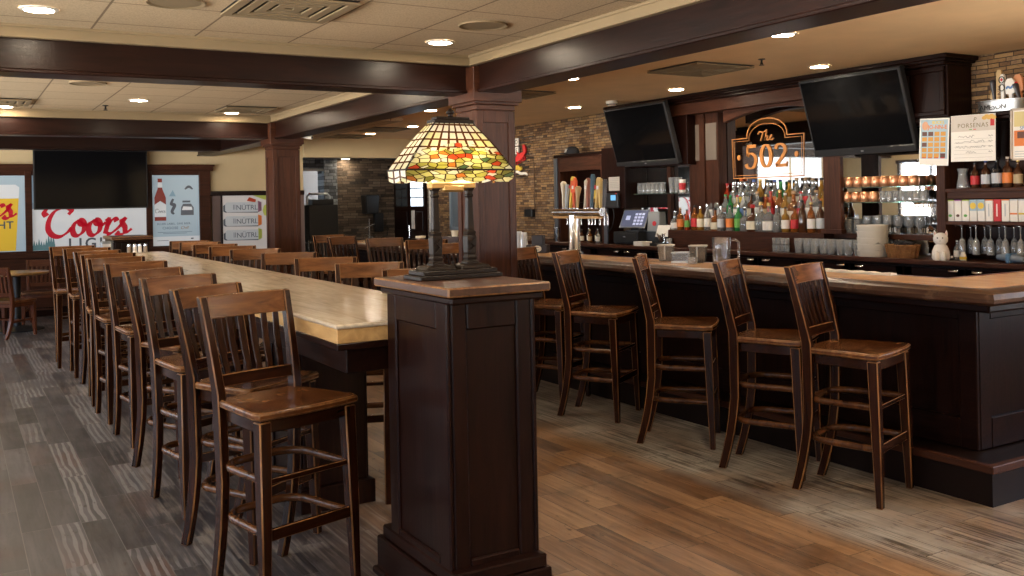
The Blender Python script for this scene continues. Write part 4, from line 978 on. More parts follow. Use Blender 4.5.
t = thing('cat_figurine', 'white ceramic sitting cat figurine on the back counter', 'figurine', (7.07, 4.93, .994), R(-60))
m = MB(); m.lathe([(0, 0), (.062, 0), (.072, .02), (.068, .07), (.052, .115), (.036, .135), (0, .14)], 18, sy=.85); m.lathe([(0, .12), (.035, .128), (.056, .155), (.058, .185), (.046, .212), (.02, .226), (0, .228)], 18, sy=.9)
for s in (-1, 1):
    m.zloft([(s * .036, 0, .20, .034, .022), (s * .044, 0, .225, .018, .012), (s * .047, 0, .247, .003, .003)])
    m.lathe([(0, 0), (.02, 0), (.022, .02), (.016, .07), (0, .08)], 10, (s * .026, -.055, 0))
m.tube([(.05, .04, .02), (.085, .02, .02), (.085, -.02, .03)], [.014, .012, .009], 8)
b = m.build('body', WHITE, t, 60)
m = MB()
for s in (-1, 1): m.lathe([(0, 0), (.006, 0), (.006, .004), (0, .005)], 8, (s * .02, 0, 0))
m.prism([(-.005, -.022), (.005, -.022), (0, -.029)], 0, .004); q = m.build('face_marks', BLACK, t); q.rotation_euler = (R(90), 0, 0); q.location = (0, -.050, .185)
m = MB()
for s in (-1, 1): m.zloft([(s * .037, -.012, .205, .018, .004), (s * .045, -.008, .235, .003, .002)])
m.build('inner_ears', P('ear_pink', (.5, .25, .2), .5), t)
bottle('sauce_bottle', 'round', 'clear', 'white', 'white', .16, (7.20, 4.87, .994), 'white capped clear bottle right of the cat figurine', 'small bottles by the cat')
t = thing('small_jar', 'tiny white jar with yellow and blue label near the cat figurine', 'jar', (7.16, 4.79, .994)); MB().lathe([(0, 0), (.026, 0), (.028, .03), (.018, .055), (.016, .07), (0, .07)], 14).build('jar', WHITE, t, 40); MB().lathe([(.0275, .006), (.0285, .03)], 14).build('label', YELLOW, t, 40)
t = thing('bar_gun', 'grey-blue soda dispenser gun lying on the counter at right edge', 'soda gun', (7.11, 4.34, .994), R(75))
m = MB(); m.tube([(-.12, 0, .03), (-.06, 0, .034), (.02, 0, .04), (.14, 0, .04)], [.018, .03, .034, .024], 12); m.build('handle', P('slate_plastic', (.16, .20, .25), .35), t, 60)
m = MB(); m.box(-.01, .03, -.045, .045, .0, .075); m.build('clip', P('blue_clip', (.10, .20, .34), .4), t, bevel=.008)

# ------------------------------------------------------------------ right hutch: ledge, can shelf, bottle shelf, hanging flutes
Hh = thing('shelf_hutch', 'dark wood shelf hutch right of the mugs with top ledge', 'hutch', (7.15, 4.0, 0))
def hb(m, x0, x1, y0, y1, z0, z1): m.box(x0 - 7.15, x1 - 7.15, y0 - 4, y1 - 4, z0, z1)
m = MB(); hb(m, 7.15, 7.44, 4.935, 5.02, .994, 2.13); m.build('side_panel', BR['z'], Hh, bevel=.004)
m = MB(); hb(m, 7.42, 7.44, 2.6, 4.935, .994, 2.13); m.build('back_panel', DW['z'], Hh)
m = MB(); hb(m, 7.41, 7.425, 4.29, 4.47, 1.6, 2.13); m.build('back_slat', BR['z'], Hh)
m = MB(); hb(m, 7.15, 7.43, 2.6, 4.935, 1.285, 1.315); m.build('shelf', BR['y'], Hh, bevel=.004)
m = MB(); hb(m, 7.15, 7.43, 2.6, 4.935, 1.555, 1.585); hb(m, 7.17, 7.19, 2.6, 4.935, 1.50, 1.56); m.build('shelf', BR['y'], Hh, bevel=.004)
m = MB(); hb(m, 7.10, 7.44, 2.6, 5.23, 2.155, 2.185); hb(m, 7.13, 7.44, 2.6, 5.2, 2.13, 2.155); m.build('ledge', DW['y'], Hh, bevel=.004)
m = MB()
for k in range(10):
    y = 4.83 - k * .125; hb(m, 7.17, 7.40, y - .035, y - .025, 1.27, 1.285); hb(m, 7.17, 7.40, y + .025, y + .035, 1.27, 1.285)
m.build('glass_rack', BR['x'], Hh)
flute = MB().lathe([(0, 0), (.033, 0), (.033, -.004), (.006, -.012), (.0045, -.10), (.022, -.125), (.030, -.17), (.029, -.24), (.0275, -.24), (.028, -.17), (.02, -.13), (0, -.115)], 16).mesh('champagne_flute', GLASS, 40)
row_of(flute, 'champagne_flute', 'glass', 'flutes hanging in the front of the rack', 'clear stemmed glass hanging upside down, %s from the left, front of rack', [(7.21, 4.83 - k * .125, 1.281) for k in range(6)])
row_of(flute, 'champagne_flute', 'glass', 'flutes hanging in the back of the rack', 'clear stemmed glass hanging upside down, %s from the left, behind in the rack', [(7.33, 4.83 - k * .125, 1.281) for k in range(6)])
# drink cartons
CART = [(LIME, GREEN, 'lime green fruit'), (P('violet', (.34, .12, .30), .5), BROWNP, 'purple band'), (LIME, GREEN, 'bright green leaf'), (SKYB, YELLOW, 'blue with yellow disc'), (SKYB, YELLOW, 'pale blue, yellow disc'), (ORANGE, LGREY, 'orange top grey letters'), (RED, PAPER, 'solid red'), (ORANGE, LGREY, 'orange top'), (LGREY, ORANGE, 'orange stripe'), (LGREY, YELLOW, 'yellow stripe'), (LGREY, P('purple_print', (.25, .05, .22), .5), 'purple stripe'), (P('mauve', (.5, .42, .46), .5), LGREY, 'pale mauve')]
for i, (c1, c2, nm) in enumerate(CART):
    y = 5.02 - .075 - .03 - i * .0685
    t = thing('drink_carton', ('solid red drink carton, %s from the left on the carton shelf' % ORD[i]) if 'solid' in nm else 'white drink carton, %s, %s from the left on the carton shelf' % (nm, ORD[i]), 'carton', (7.22, y, 1.3155)); t['group'] = 'drink cartons on the shelf'
    m = MB(); m.box(-.035, .06, -.031, .031, 0, .172); m.build('carton', RED if 'solid' in nm else PAPER, t, bevel=.002)
    m = MB(); m.box(-.0355, .0605, -.0315, .0315, .166, .176); m.build('top_band', c1, t)
    m = MB()
    if 'disc' in nm: m.box(-.001, 0, -.031, .031, .085, .165)
    elif 'stripe' in nm: m.box(-.001, 0, -.03, .03, .055, .068)
    elif 'fruit' in nm or 'leaf' in nm or 'band' in nm: m.prism([(.016 * cos(a), .012 * sin(a)) for a in [k * pi / 5 for k in range(10)]], 0, .001)
    else: m.box(-.001, 0, -.004, .006, .04, .14)
    q = m.build('print', SKYB if 'disc' in nm else c2, t)
    if 'fruit' in nm or 'leaf' in nm or 'band' in nm: q.rotation_euler = EAST; q.location = (-.0355, 0, .045)
    else: q.location = (-.0355, 0, 0)
    if 'disc' in nm:
        m = MB(); m.prism([(.027 * cos(a), .027 * sin(a)) for a in [k * pi / 8 for k in range(16)]], 0, .001); q = m.build('disc', YELLOW, t); q.rotation_euler = EAST; q.location = (-.037, 0, .126)
# shelf of beer bottles and a carafe
o = MB().lathe([(0, 0), (.05, 0), (.052, .01), (.036, .10), (.034, .13), (.046, .165), (.0445, .165), (.032, .13), (.034, .10), (.048, .012), (0, .012)], 18).build('carafe', GLASS, None, 40); solo(o, 'empty clear carafe at left end of the beer bottle shelf', 'carafe', (7.25, 4.838, 1.586))
for i, (y, g, lb, cp, h, nm) in enumerate(((4.73, 'brown', 'red', 'black', .21, 'red and white label'), (4.635, 'brown', 'grey', 'blue', .225, 'pale blue label'), (4.54, 'black', 'grey', 'black', .245, 'grey print'), (4.45, 'brown', 'orange', 'white', .245, 'orange shield label and white foil'), (4.365, 'brown', 'tan', 'gold', .215, 'tan label and gold cap'))):
    bottle('beer_bottle', 'round', g, lb, cp, h, (7.25, y, 1.586), 'dark beer bottle with %s on the shelf under the posters' % nm, 'beer bottles on the shelf')
# posters hung from the ledge
def poster(name, label, w, h, loc, tilt=0, mat=PAPER, rot=None, thick=.004, cat='poster'):
    t = thing(name, label, cat, loc, rot=rot or (R(90), R(tilt), R(-90)))
    m = MB(); m.box(-w / 2, w / 2, -h / 2, h / 2, -thick, 0); m.build('sheet', mat, t); return t
def rects(t, name, mat, rs, z=.0008):
    m = MB()
    for i, (x0, x1, y0, y1) in enumerate(rs): m.box(x0, x1, y0, y1, 0, z)
    return m.build(name, mat, t)
t = poster('ticket_poster', 'small blue poster of orange ticket numbers hanging from the ledge', .275, .395, (7.085, 4.985, 1.98), 3)
rects(t, 'blue_field', SKYB, [(-.125, .125, -.14, .185)], .001)
rects(t, 'number_squares', P('amber_print', (.60, .29, .05), .5), [(-.112 + c * .058, -.066 + c * .058, .05 - r * .045, .085 - r * .045) for r in range(5) for c in range(4) if (r, c) not in ((0, 0), (0, 1), (2, 0), (4, 3))], .0016)
rects(t, 'dark_squares', BROWNP, [(-.112 + c * .058, -.066 + c * .058, .05 - r * .045, .085 - r * .045) for r, c in ((0, 0), (0, 1), (2, 0), (4, 3))], .0016)
rects(t, 'foot_lines', RED, [(-.11 + c * .058, -.07 + c * .058, -.137, -.130) for c in range(4)], .0016)
text('JO-NN-E', .047, ORANGE, t, (.03, .108, .0012), .001, bold=.001); text('BUCKS', .036, YELLOW, t, (.035, .150, .0012), .001, bold=.0008)
m = MB(); m.prism([(-.085 + .03 * cos(a / 10 * 2 * pi), .135 + .038 * sin(a / 10 * 2 * pi)) for a in range(10)], 0, .0018); m.build('portrait_patch', P('peach_print', (.62, .32, .18), .5), t)
t = poster('menu_poster', 'white handwritten menu sheet hanging from the ledge', .385, .375, (7.085, 4.635, 1.99), 1)
rects(t, 'marble_head', P('warm_grey_print', (.58, .52, .46), .6), [(-.19, .19, .055, .185)])
text('PORSENAS', .05, P('olive_print', (.20, .16, .08), .5), t, (0, .085, .001), .001, space=1.15); text('P', .05, P('olive_print2', (.20, .16, .08), .5), t, (.015, .13, .001), .001, shear=.25)
rects(t, 'flag_green', GREEN, [(-.03, -.005, .066, .072)], .0014); rects(t, 'flag_red', RED, [(.005, .03, .066, .072)], .0014)
m = MB()
for k in range(5): m.prism([(.10 + .02 * k + .022 * cos(a), .155 + .012 * (k % 2) + .016 * sin(a)) for a in [q * pi / 5 for q in range(10)]], 0, .0012 + .0002 * k)
m.build('food_picture', P('yellow_food', (.60, .36, .08), .5), t)
rects(t, 'red_corner', RED, [(.15, .185, .09, .16)], .001)
m = MB(); random.seed(11)
for r, (a, b) in enumerate(((-.13, .02), (-.15, .10), (-.15, .11), (-.06, .03))):
    x = a; y = .01 - r * .042; pts = []
    while x < b: pts.append((x, y + random.uniform(-.008, .012))); x += .008
    m.ribbon(pts, .0028, None, 0, .001, smooth=3)
    m.ribbon([(.135, y), (.14, y + .008), (.148, y - .003), (.16, y + .006), (.172, y)], .0028, None, 0, .001, smooth=3)
for r in range(6): m.box(-.165, .165, -.008 - r * .03, -.0068 - r * .03, 0, .0006)
m.build('handwriting', P('pencil_grey', (.20, .18, .17), .6), t)
t = poster('drink_poster', 'framed yellow and orange drinks poster at the right picture edge', .30, .40, (7.085, 4.165, 1.99), 1)
rects(t, 'picture_top', P('straw_print', (.62, .52, .24), .5), [(-.125, .125, .06, .175)]); rects(t, 'picture_mid', ORANGE, [(-.125, .125, -.09, .03)]); rects(t, 'picture_dark', BROWNP, [(-.10, .06, -.03, .02)], .0014)
rects(t, 'rules', LGREY, [(-.12, .12, -.135 - k * .02, -.128 - k * .02) for k in range(3)]); text('SPECIALS', .04, BLUE, t, (0, .035, .001), .001)
m = MB()
for a in ((-.15, .15, .185, .2), (-.15, .15, -.2, -.185), (-.15, -.135, -.2, .2), (.135, .15, -.2, .2)): m.box(*a, 0, .012)
m.build('frame', P('beige_frame', (.5, .42, .34), .5), t)
# galvanised tub with spare tap handles
t = thing('metal_tub', 'galvanised oval tub with dark stamped lettering on the top ledge', 'tub', (7.26, 4.48, 2.186))
m = MB(); m.lathe([(0, .0), (.155, 0), (.17, .006), (.188, .088), (.196, .092), (.196, .098), (.186, .098), (.165, .012), (0, .012)], 32, sx=.62, sy=1.1); m.build('tub', STEEL, t, 40)
q = text('JAMESON', .058, BLACK, t, (-.113, .03, .022), .002, rot=EAST, space=.95); q.rotation_euler = (R(83), 0, R(-90))
spare = [(.17, .10, -35, 'rust', 0, .22, 'slim dark copper tap handle leaning left out of the metal tub'), (.13, .04, -16, 'tan', 2, .20, 'copper round-topped tap handle in the metal tub'), (.075, .0, 4, 'dark', 0, .26, 'dark purple tap handle behind the tan one in the tub'), (.04, -.03, -4, 'tan', 1, .33, 'tall tan tap handle in the middle of the metal tub'),
         (-.02, -.05, 0, 'ivory', 3, .29, 'white tap handle with a black figure eight outline in the tub'), (-.10, -.05, 3, 'ivory', 2, .25, 'white hexagonal tap handle with a blue wave in the tub'), (-.16, .02, 6, 'orange', 2, .28, 'orange round-headed tap handle at right of the metal tub'), (-.185, -.03, 16, 'dark', 0, .22, 'dark tap handle with a red tip at right end of tub')]
tm = {'rust': P('copper_tap', (.34, .11, .04), .35), 'tan': tapw[3], 'dark': tapw[7], 'ivory': WHITE, 'orange': P('salmon_tap', (.62, .26, .12), .4)}
for y, x, a, c, k, h, lab in spare:
    o = thing('spare_tap_handle', lab, 'tap handle', (7.26 + x * .6, 4.48 + y * .9, 2.20), rot=(R(-a), 0, 0)); o['group'] = 'spare tap handles in the metal tub'
    tap_shape(k, h).build('grip', tm[c], o, 50, bevel=.003)
    if 'eight' in lab:
        m = MB()
        for cy in (.62, .84): m.tube([(-.019, .022 * cos(q / 12 * 2 * pi), h * cy + .026 * sin(q / 12 * 2 * pi)) for q in range(12)], .004, 6, closed=True)
        m.build('figure_eight', BLACK, o, 60)
        m = MB(); m.prism([(0, .014), (-.012, 0), (0, -.014), (.012, 0)], 0, .004); q = m.build('red_diamond', RED, o); q.rotation_euler = EAST; q.location = (-.018, 0, h * .84)
    if 'wave' in lab:
        m = MB(); m.ribbon([(-.028, -.006), (-.012, .008), (.006, -.004), (.028, .008)], .016, None, 0, .003); q = m.build('blue_wave', BLUE, o); q.rotation_euler = EAST; q.location = (-.016, 0, h * .7)
    if 'red tip' in lab: MB().lathe([(0, 0), (.02, .005), (.022, .02), (0, .03)], 10, (0, 0, h - .02)).build('tip', RED, o, 50)
    if 'tall tan' in lab: text('PINT', .05, BROWNP, o, (-.0185, 0, h * .45), .002, rot=(R(90), R(90), R(-90)))

# ------------------------------------------------------------------ left cabinet, terminal, readers
t = thing('wall_cabinet', 'open dark wood liquor cabinet at the left end of the back bar', 'cabinet', (7.12, 10.2, 0))
m = MB()
for a, b in ((.50, .56), (-.50, -.44)): MB().box(0, .31, a, b, .994, 2.13).build('side_panel', BR['z'], t, bevel=.004)
m = MB(); m.box(-.03, .31, -.60, .60, 2.13, 2.17); m.build('top', DW['y'], t, bevel=.004)
m = MB(); m.box(.0, .03, -.44, .50, 1.94, 2.13); m.build('header', BR['y'], t, bevel=.004)
m = MB(); m.box(.29, .31, -.44, .50, .994, 2.13); m.build('back_panel', DW['z'], t)
m = MB(); m.box(.03, .29, -.44, .50, 1.50, 1.52); m.build('shelf', DW['y'], t)
m = MB(); m.box(-.03, .0, .53, .60, .994, 2.12); m.box(-.03, .0, -.60, -.53, .994, 2.12); m.build('steel_edge', P('slate_edge', (.10, .11, .13), .35, .4), t, bevel=.003)
for i, (y, g, lb, cp, h) in enumerate(((10.02, 'gold', 'yellow', 'white', .33), (9.92, 'amber', 'tan', 'gold', .32), (9.82, 'black', 'black', 'blue', .31), (10.14, 'amber', 'orange', 'wooden', .28), (9.76 + .02, 'clear', 'white', 'gold', .34))):
    bottle('liquor_bottle', 'tall', g, lb, cp, h, (7.2 + .05 * (i % 2), y, 1.521), '%s bottle with %s cap on the shelf of the left cabinet' % (gname[g], cp), 'bottles in the left cabinet')
for i in range(6):
    bottle('bitters_bottle', 'round', ('brown', 'clear', 'amber')[i % 3], ('cream', 'white', 'tan')[i % 3], ('black', 'silver', 'gold')[i % 3], .17 + .02 * (i % 2), (7.18 + .05 * (i % 2), 10.28 - i * .09, .994), 'small %s bottle on the counter, %s from left behind the beer tower' % (gname[('brown', 'clear', 'amber')[i % 3]], ORD[i]), 'small bottles behind the beer tower')
t = thing('cap', 'black baseball cap lying on top of the left cabinet', 'cap', (7.2, 10.5, 2.171), R(75))
m = MB(); m.lathe([(.095, 0), (.098, .03), (.085, .075), (.05, .10), (0, .108)], 18); m.build('crown', P('black_cotton', (.02, .02, .024), .9), t, 60)
m = MB(); m.prism([(-.09, .03), (-.07, .15), (0, .185), (.07, .15), (.09, .03)], .004, .012); m.build('visor', P('black_cotton_visor', (.02, .02, .024), .9), t)
m = MB(); m.prism([(-.07, -.005), (.0, -.005), (.0, .045), (-.07, .045)], 0, .004); q = m.build('front_patch', P('grey_patch', (.45, .43, .42), .8), t); q.rotation_euler = (R(70), 0, R(180)); q.location = (-.03, .095, .03)
t = thing('shaker_cup', 'stainless shaker cups standing on the counter left of the beer tower', 'shaker', (7.1, 10.75, .994))
m = MB(); m.lathe([(0, 0), (.04, 0), (.046, .19), (0, .19)], 16); m.build('tin', CHROME, t, 40); m = MB(); m.lathe([(0, 0), (.038, 0), (.044, .16), (.03, .24), (0, .25)], 16, (.05, .09, 0)); m.build('tin', CHROME, t, 40)
# payment terminal on cash drawer
t = thing('cash_drawer', 'black cash drawer on the counter under the payment terminal', 'cash drawer', (7.2, 9.22, .994))
m = MB(); m.box(-.12, .2, -.24, .24, .012, .16); m.build('case', PLASTIC, t, bevel=.006); m = MB(); m.box(-.13, -.12, -.22, .22, .03, .145); m.build('drawer_front', BLACK, t, bevel=.004); m = MB(); m.box(-.134, -.13, -.03, .03, .09, .105); m.build('lock', CHROME, t)
m = MB()
for a in (-.2, .2): m.box(-.1, -.06, a - .02, a + .02, 0, .012); m.box(.12, .16, a - .02, a + .02, 0, .012)
m.build('feet', BLACK, t)
t = thing('payment_terminal', 'slanted touch-screen payment terminal showing a keypad on the cash drawer', 'terminal', (7.13, 9.12, 1.154), R(-90 + 20))
m = MB(); m.box(-.10, .10, -.02, .16, 0, .02); m.zloft([(0, .07, .02, .12, .10), (0, .10, .15, .10, .06)]); m.build('stand', PLASTIC, t, bevel=.006)
sc = MB(); sc.box(-.185, .185, -.13, .13, -.012, 0); o = sc.build('display', P('grey_bezel', (.16, .165, .17), .4), t, bevel=.004); o.location = (0, .03, .16); o.rotation_euler = (R(58), 0, 0)
LCD = P('lcd_screen', (.03, .03, .05), .15, emit=(.22, .24, .36), estr=.28)
rects(o, 'screen', LCD, [(-.17, .17, -.115, .115)]); KEY = P('lit_keys', (.2, .2, .25), .3, emit=(.5, .55, .8), estr=.5)
rects(o, 'keypad', KEY, [(.0 + c * .048, .036 + c * .048, .045 - r * .045, .075 - r * .045) for r in range(4) for c in range(3)] + [(-.12, -.06, -.02, .04)], .002)
o = MB().box(-.075, .075, -.085, .085, 0, .05).build('paper_stack', PAPER, None, bevel=.003); solo(o, 'low white box of papers in front of the payment terminal', 'box', (7.08, 8.88, .994))
t = thing('card_reader', 'black wall-mounted time clock with a small blue screen', 'time clock', (7.08, 9.43, 1.545), rot=EAST)
m = MB(); m.box(-.145, .135, -.10, .085, 0, .05); m.build('case', PLASTIC, t, bevel=.01); rects(t, 'screen', P('blue_lcd', (.05, .15, .25), .2, emit=(.15, .42, .75), estr=.8), [(.0, .10, -.005, .06)], .052); rects(t, 'button', RED, [(.10, .12, .072, .084)], .055)
m = MB(); m.tube([(.0, -.10, .02), (.02, -.2, .015), (-.02, -.33, .02), (-.10, -.42, .03)], .006, 6); m.build('cable', BLACK, t, 60)
t = poster('notice_sheet', 'grey paper notice on the wood panel above the time clock', .22, .17, (7.078, 9.42, 1.745), 0, P('newsprint', (.42, .39, .35), .8)); rects(t, 'print_lines', P('faint_ink', (.30, .28, .26), .8), [(-.09, .09, .06 - k * .022, .065 - k * .022) for k in range(6)])
t = thing('receipt_printer', 'grey plastic receipt printer with red logo behind the terminal', 'printer', (7.31, 8.885, .994), R(-78)); m = MB(); m.zloft([(0, 0, .16, .2, .16), (0, 0, .40, .17, .12)]); m.build('case', P('grey_printer', (.30, .31, .31), .45), t, bevel=.01); m = MB(); m.box(-.1, .1, -.08, .08, 0, .16); m.build('plinth', BLACK, t)
m = MB(); m.prism([(.03 * cos(a), .03 * sin(a)) for a in [k * pi / 6 for k in range(12)]], 0, .004); q = m.build('red_mark', RED, t); q.rotation_euler = (R(85), 0, 0); q.location = (.02, -.078, .26)
t = thing('tent_card', 'white slanted card leaning behind the black tray on the counter', 'card', (7.16, 8.60, 1.16), rot=(R(62), 0, R(-72))); m = MB(); m.box(-.085, .085, -.065, .085, 0, .008); m.build('card', PAPER, t)
t = thing('equipment_tray', 'black tray holding bar tools on the counter right of the terminal', 'tray', (7.2, 8.66, .994)); m = MB(); m.box(-.10, .10, -.13, .12, 0, .035); m.box(-.04, .10, -.10, .10, .035, .155); m.build('tray', BLACK, t, bevel=.006)
m = MB(); random.seed(5)
for k in range(9):
    a = k * .7; m.tube([(-.06, -.12 + .01 * k, .04), (-.07 + .03 * sin(a), -.13 + .012 * k + .03 * cos(a), .13 + .01 * (k % 3))], .010, 8)
m.build('pour_spouts', CHROME, t, 50)
t = thing('white_jug', 'small white plastic jug with black cap near the bottle step', 'jug', (7.36, 8.42, 1.189)); MB().lathe([(0, 0), (.05, 0), (.052, .1), (.03, .135), (.025, .15), (0, .15)], 16).build('jug', WHITE, t, 40); MB().lathe([(0, .15), (.022, .15), (.022, .18), (0, .18)], 10).build('cap', BLACK, t, 40)
# lobster sign, switch box and conduit on the stone wall
t = thing('lobster_sign', 'red cut-out lobster sign with white letter tiles on the stone wall', 'sign', (7.43, 12.25, 2.2), rot=EAST)
m = MB()
m.ribbon([(-.22, -.05), (-.05, .02), (.10, .08), (.20, .10)], .10, .17, 0, .02); m.ribbon([(.14, .10), (.22, .18), (.20, .30), (.17, .36)], .06, .11, 0, .022); m.ribbon([(.02, .02), (-.04, .12), (-.10, .20)], .03, .07, 0, .022)
m.ribbon([(-.20, -.05), (-.28, -.14), (-.34, -.16)], .10, .16, 0, .021)
for k in range(5): m.ribbon([(-.1 + .07 * k, -.0 + .03 * k), (-.08 + .075 * k, -.10 + .02 * k), (-.12 + .07 * k, -.15 + .02 * k)], .022, None, 0, .015)
q = m.build('lobster', P('lobster_red', (.58, .03, .03), .4), t); q.scale = (.7, .55, 1); q.location = (.02, .0, 0)
m = MB(); random.seed(2)
for k in range(16):
    y = .30 - k * .038; m.ribbon([(-.3, y), (.12 + random.uniform(0, .3), y + random.uniform(-.02, .02))], .014, None, -.008, -.001, smooth=1)
m.build('burst', BLACK, t)
for k, ch_ in enumerate('DE'):
    m = MB(); m.box(-.10, .0, .20 - k * .13, .31 - k * .13, 0, .02); q = m.build('letter_tile', PAPER, t); text(ch_, .1, BLACK, q, (-.05, .22 - k * .13, .021), .002)
m = MB(); m.ribbon([(-.12, -.24), (-.04, -.20), (.05, -.24), (.12, -.21)], .05, .09, 0, .02); q = m.build('crab', YELLOW, t); q.scale = (.8, .7, 1); q.location = (-.02, .01, 0)
m = MB(); m.ribbon([(-.22, -.34), (-.08, -.32), (.05, -.36), (.22, -.36), (.30, -.39)], .03, .05, 0, .015); q = m.build('base_lettering', PAPER, t); q.scale = (.75, .8, 1); q.location = (0, .06, 0)
t = thing('switch_box', 'small black socket box on the stone wall behind the plastic cups', 'socket', (7.44, 11.98, 1.375), rot=EAST); m = MB(); m.box(-.11, .11, -.06, .06, -.01, .05); m.build('box', BLACK, t, bevel=.008); m = MB(); m.tube([(.15, .06, .02), (.15, .75, .02), (-.5, .80, .02)], .008, 6); m.build('conduit', P('rusty_conduit', (.12, .07, .04), .6), t, 50)
# ------------------------------------------------------------------ far wall pictures (daylight shines through the window films)
def film(name, col, k=.22): return P(name, tuple(c * .6 for c in col), .25, emit=col, estr=k)
FW, FS, FR, FG = film('film_white', (.80, .82, .84)), film('film_sky', (.40, .54, .66)), film('film_red', (.60, .012, .035)), film('film_grey', (.09, .10, .12))
FB, FY, FK = film('film_pale_blue', (.46, .58, .66)), film('film_beer', (.85, .55, .05)), film('film_spruce', (.12, .24, .26))
def panel(label, x0, x1, z0, z1, mat, name='window_poster'):
    t = thing(name, label, 'poster', ((x0 + x1) / 2, 15.482, (z0 + z1) / 2), rot=FAR)
    w, h = (x1 - x0) / 2, (z1 - z0) / 2
    m = MB(); m.box(-w, w, -h, h, -.006, 0); m.build('film', mat, t); return t
def coors(m, s, dx, dy, wmin=.030, wmax=.088):
    def S(pts, sm=7): m.ribbon([(dx + x * s, dy + y * s) for x, y in pts], wmin * s, wmax * s, 0, .003, nib=.6, smooth=sm)
    S([(.30, .36), (.34, .42), (.30, .47), (.22, .47), (.10, .40), (.03, .27), (.02, .14), (.08, .05), (.18, .03), (.28, .09), (.34, .16)])
    S([(.30, .47), (.18, .50), (.04, .47), (-.03, .40), (.0, .34)])
    for k in (0, .225):
        S([(.47 + k, .27), (.40 + k, .24), (.355 + k, .15), (.37 + k, .06), (.43 + k, .04), (.50 + k, .10), (.52 + k, .20), (.49 + k, .265), (.45 + k, .27), (.47 + k, .21), (.56 + k, .20), (.60 + k, .23)])
    S([(.82, .25), (.86, .28), (.85, .20), (.81, .05)]); S([(.845, .17), (.90, .25), (.96, .28), (.985, .24)])
    S([(1.12, .29), (1.06, .26), (1.07, .20), (1.10, .14), (1.085, .06), (1.02, .03), (.97, .07)]); S([(.83, .05), (.90, .06), (1.02, .16), (1.12, .30)]); S([(1.09, .06), (1.15, .08), (1.20, .12)])
t = panel('wide backlit window poster of large red script over grey capitals, below the television', 1.02, 2.60, .965, 2.07, FW)
rects(t, 'sky', FS, [(-.79, .79, .12, .5525)], .001)
m = MB(); m.prism([(-.25, .10), (-.12, .20), (-.05, .17), (.04, .30), (.12, .20), (.2, .22), (.33, .10)], 0, .002); m.prism([(-.79, .06), (-.5, .13), (-.1, .09), (.3, .12), (.79, .07), (.79, .13), (-.79, .15)], 0, .0015); m.build('mountains', film('film_mountain', (.34, .42, .50)), t)
m = MB(); random.seed(4)
for k in range(9):
    x = -.77 + k * .032; h = random.uniform(.12, .26); m.prism([(x - .03, -.55), (x + .03, -.55), (x, -.55 + h)], 0, .002 + k * .0001)
m.build('spruces', FK, t)
m = MB(); coors(m, .98, -.60, -.385); m.build('red_script', FR, t)
me = text_mesh('LIGHT', .225, .003, space=1.28, bold=.004); me.materials.clear(); me.materials.append(FG); link(me, 'grey_capitals', t, loc=(.06, -.545, .002))
t = panel('backlit window poster of a golden beer glass, cut by left picture edge', -.69, .93, .965, 2.07, FB)
m = MB(); m.prism([(-.30, -.54), (.68, -.54), (.73, .24), (-.36, .24)], 0, .002); m.build('beer', FY, t)
m = MB(); m.prism([(-.36, .22), (.728, .22), (.74, .38), (.69, .42), (-.32, .42), (-.37, .38)], 0, .003); m.build('foam', FW, t)
m = MB(); coors(m, .78, -.235, -.09); o = m.build('red_script', FR, t); o.location = (0, 0, .003)
me = text_mesh('LIGHT', .15, .003, space=1.1, bold=.003); me.materials.clear(); me.materials.append(FG); link(me, 'grey_capitals', t, loc=(.43, -.215, .004))
m = MB()
for a, b in ((-2.9, -1.9), (-1.82, -.78)): m.box(a, b, 15.476, 15.482, .60, 2.48)
struct(m.build('window_2', film('frosted_daylight', (.80, .86, .92), .9)))
t = panel('pale blue window poster with an upright red-brown beer bottle, right of the television', 2.69, 3.40, .965, 2.07, FB)
bx, by_ = -.235, -.16
def bt(sc=1): return [(bx - .085, by_), (bx + .085, by_), (bx + .085, by_ + .36), (bx + .035, by_ + .50), (bx + .032, by_ + .66), (bx - .032, by_ + .66), (bx - .035, by_ + .50), (bx - .085, by_ + .36)]
m = MB(); m.prism(bt(), 0, .002); m.build('bottle', film('film_amber', (.26, .03, .02)), t)
m = MB(); m.prism([(bx - .087, by_ + .06), (bx + .087, by_ + .06), (bx + .087, by_ + .25), (bx, by_ + .31), (bx - .087, by_ + .25)], 0, .004); m.prism([(bx - .035, by_ + .52), (bx + .035, by_ + .52), (bx + .033, by_ + .60), (bx - .033, by_ + .60)], 0, .004); m.build('bottle_label', FW, t)
m = MB(); coors(m, .13, bx - .075, by_ + .12, .02, .05); o = m.build('label_script', FG, t); o.location = (0, 0, .003)
m = MB(); m.prism([(-.10, .22), (.0, .22), (-.045, .32)], 0, .002); m.build('peak', film('film_ice', (.24, .38, .48)), t)
m = MB(); m.ribbon([(-.04, .18), (-.07, .10), (-.02, .08), (-.06, -.02), (-.03, -.06)], .03, .05, 0, .002); m.build('figure', FG, t)
m = MB(); m.prism([(.07, -.08), (.27, -.08), (.27, .04), (.23, .10), (.11, .10), (.08, .05)], 0, .002); m.prism([(.10, .12), (.22, .12), (.22, .15), (.10, .15)], 0, .002); m.build('snow_truck', FG, t)
m = MB(); m.prism([(.09, 0), (.25, 0), (.24, .05), (.11, .06)], 0, .003); m.build('truck_window', FW, t)
m = MB(); m.ribbon([(.14, .33), (.20, .37), (.26, .33)], .02, .04, 0, .002); m.build('emblem', FG, t)
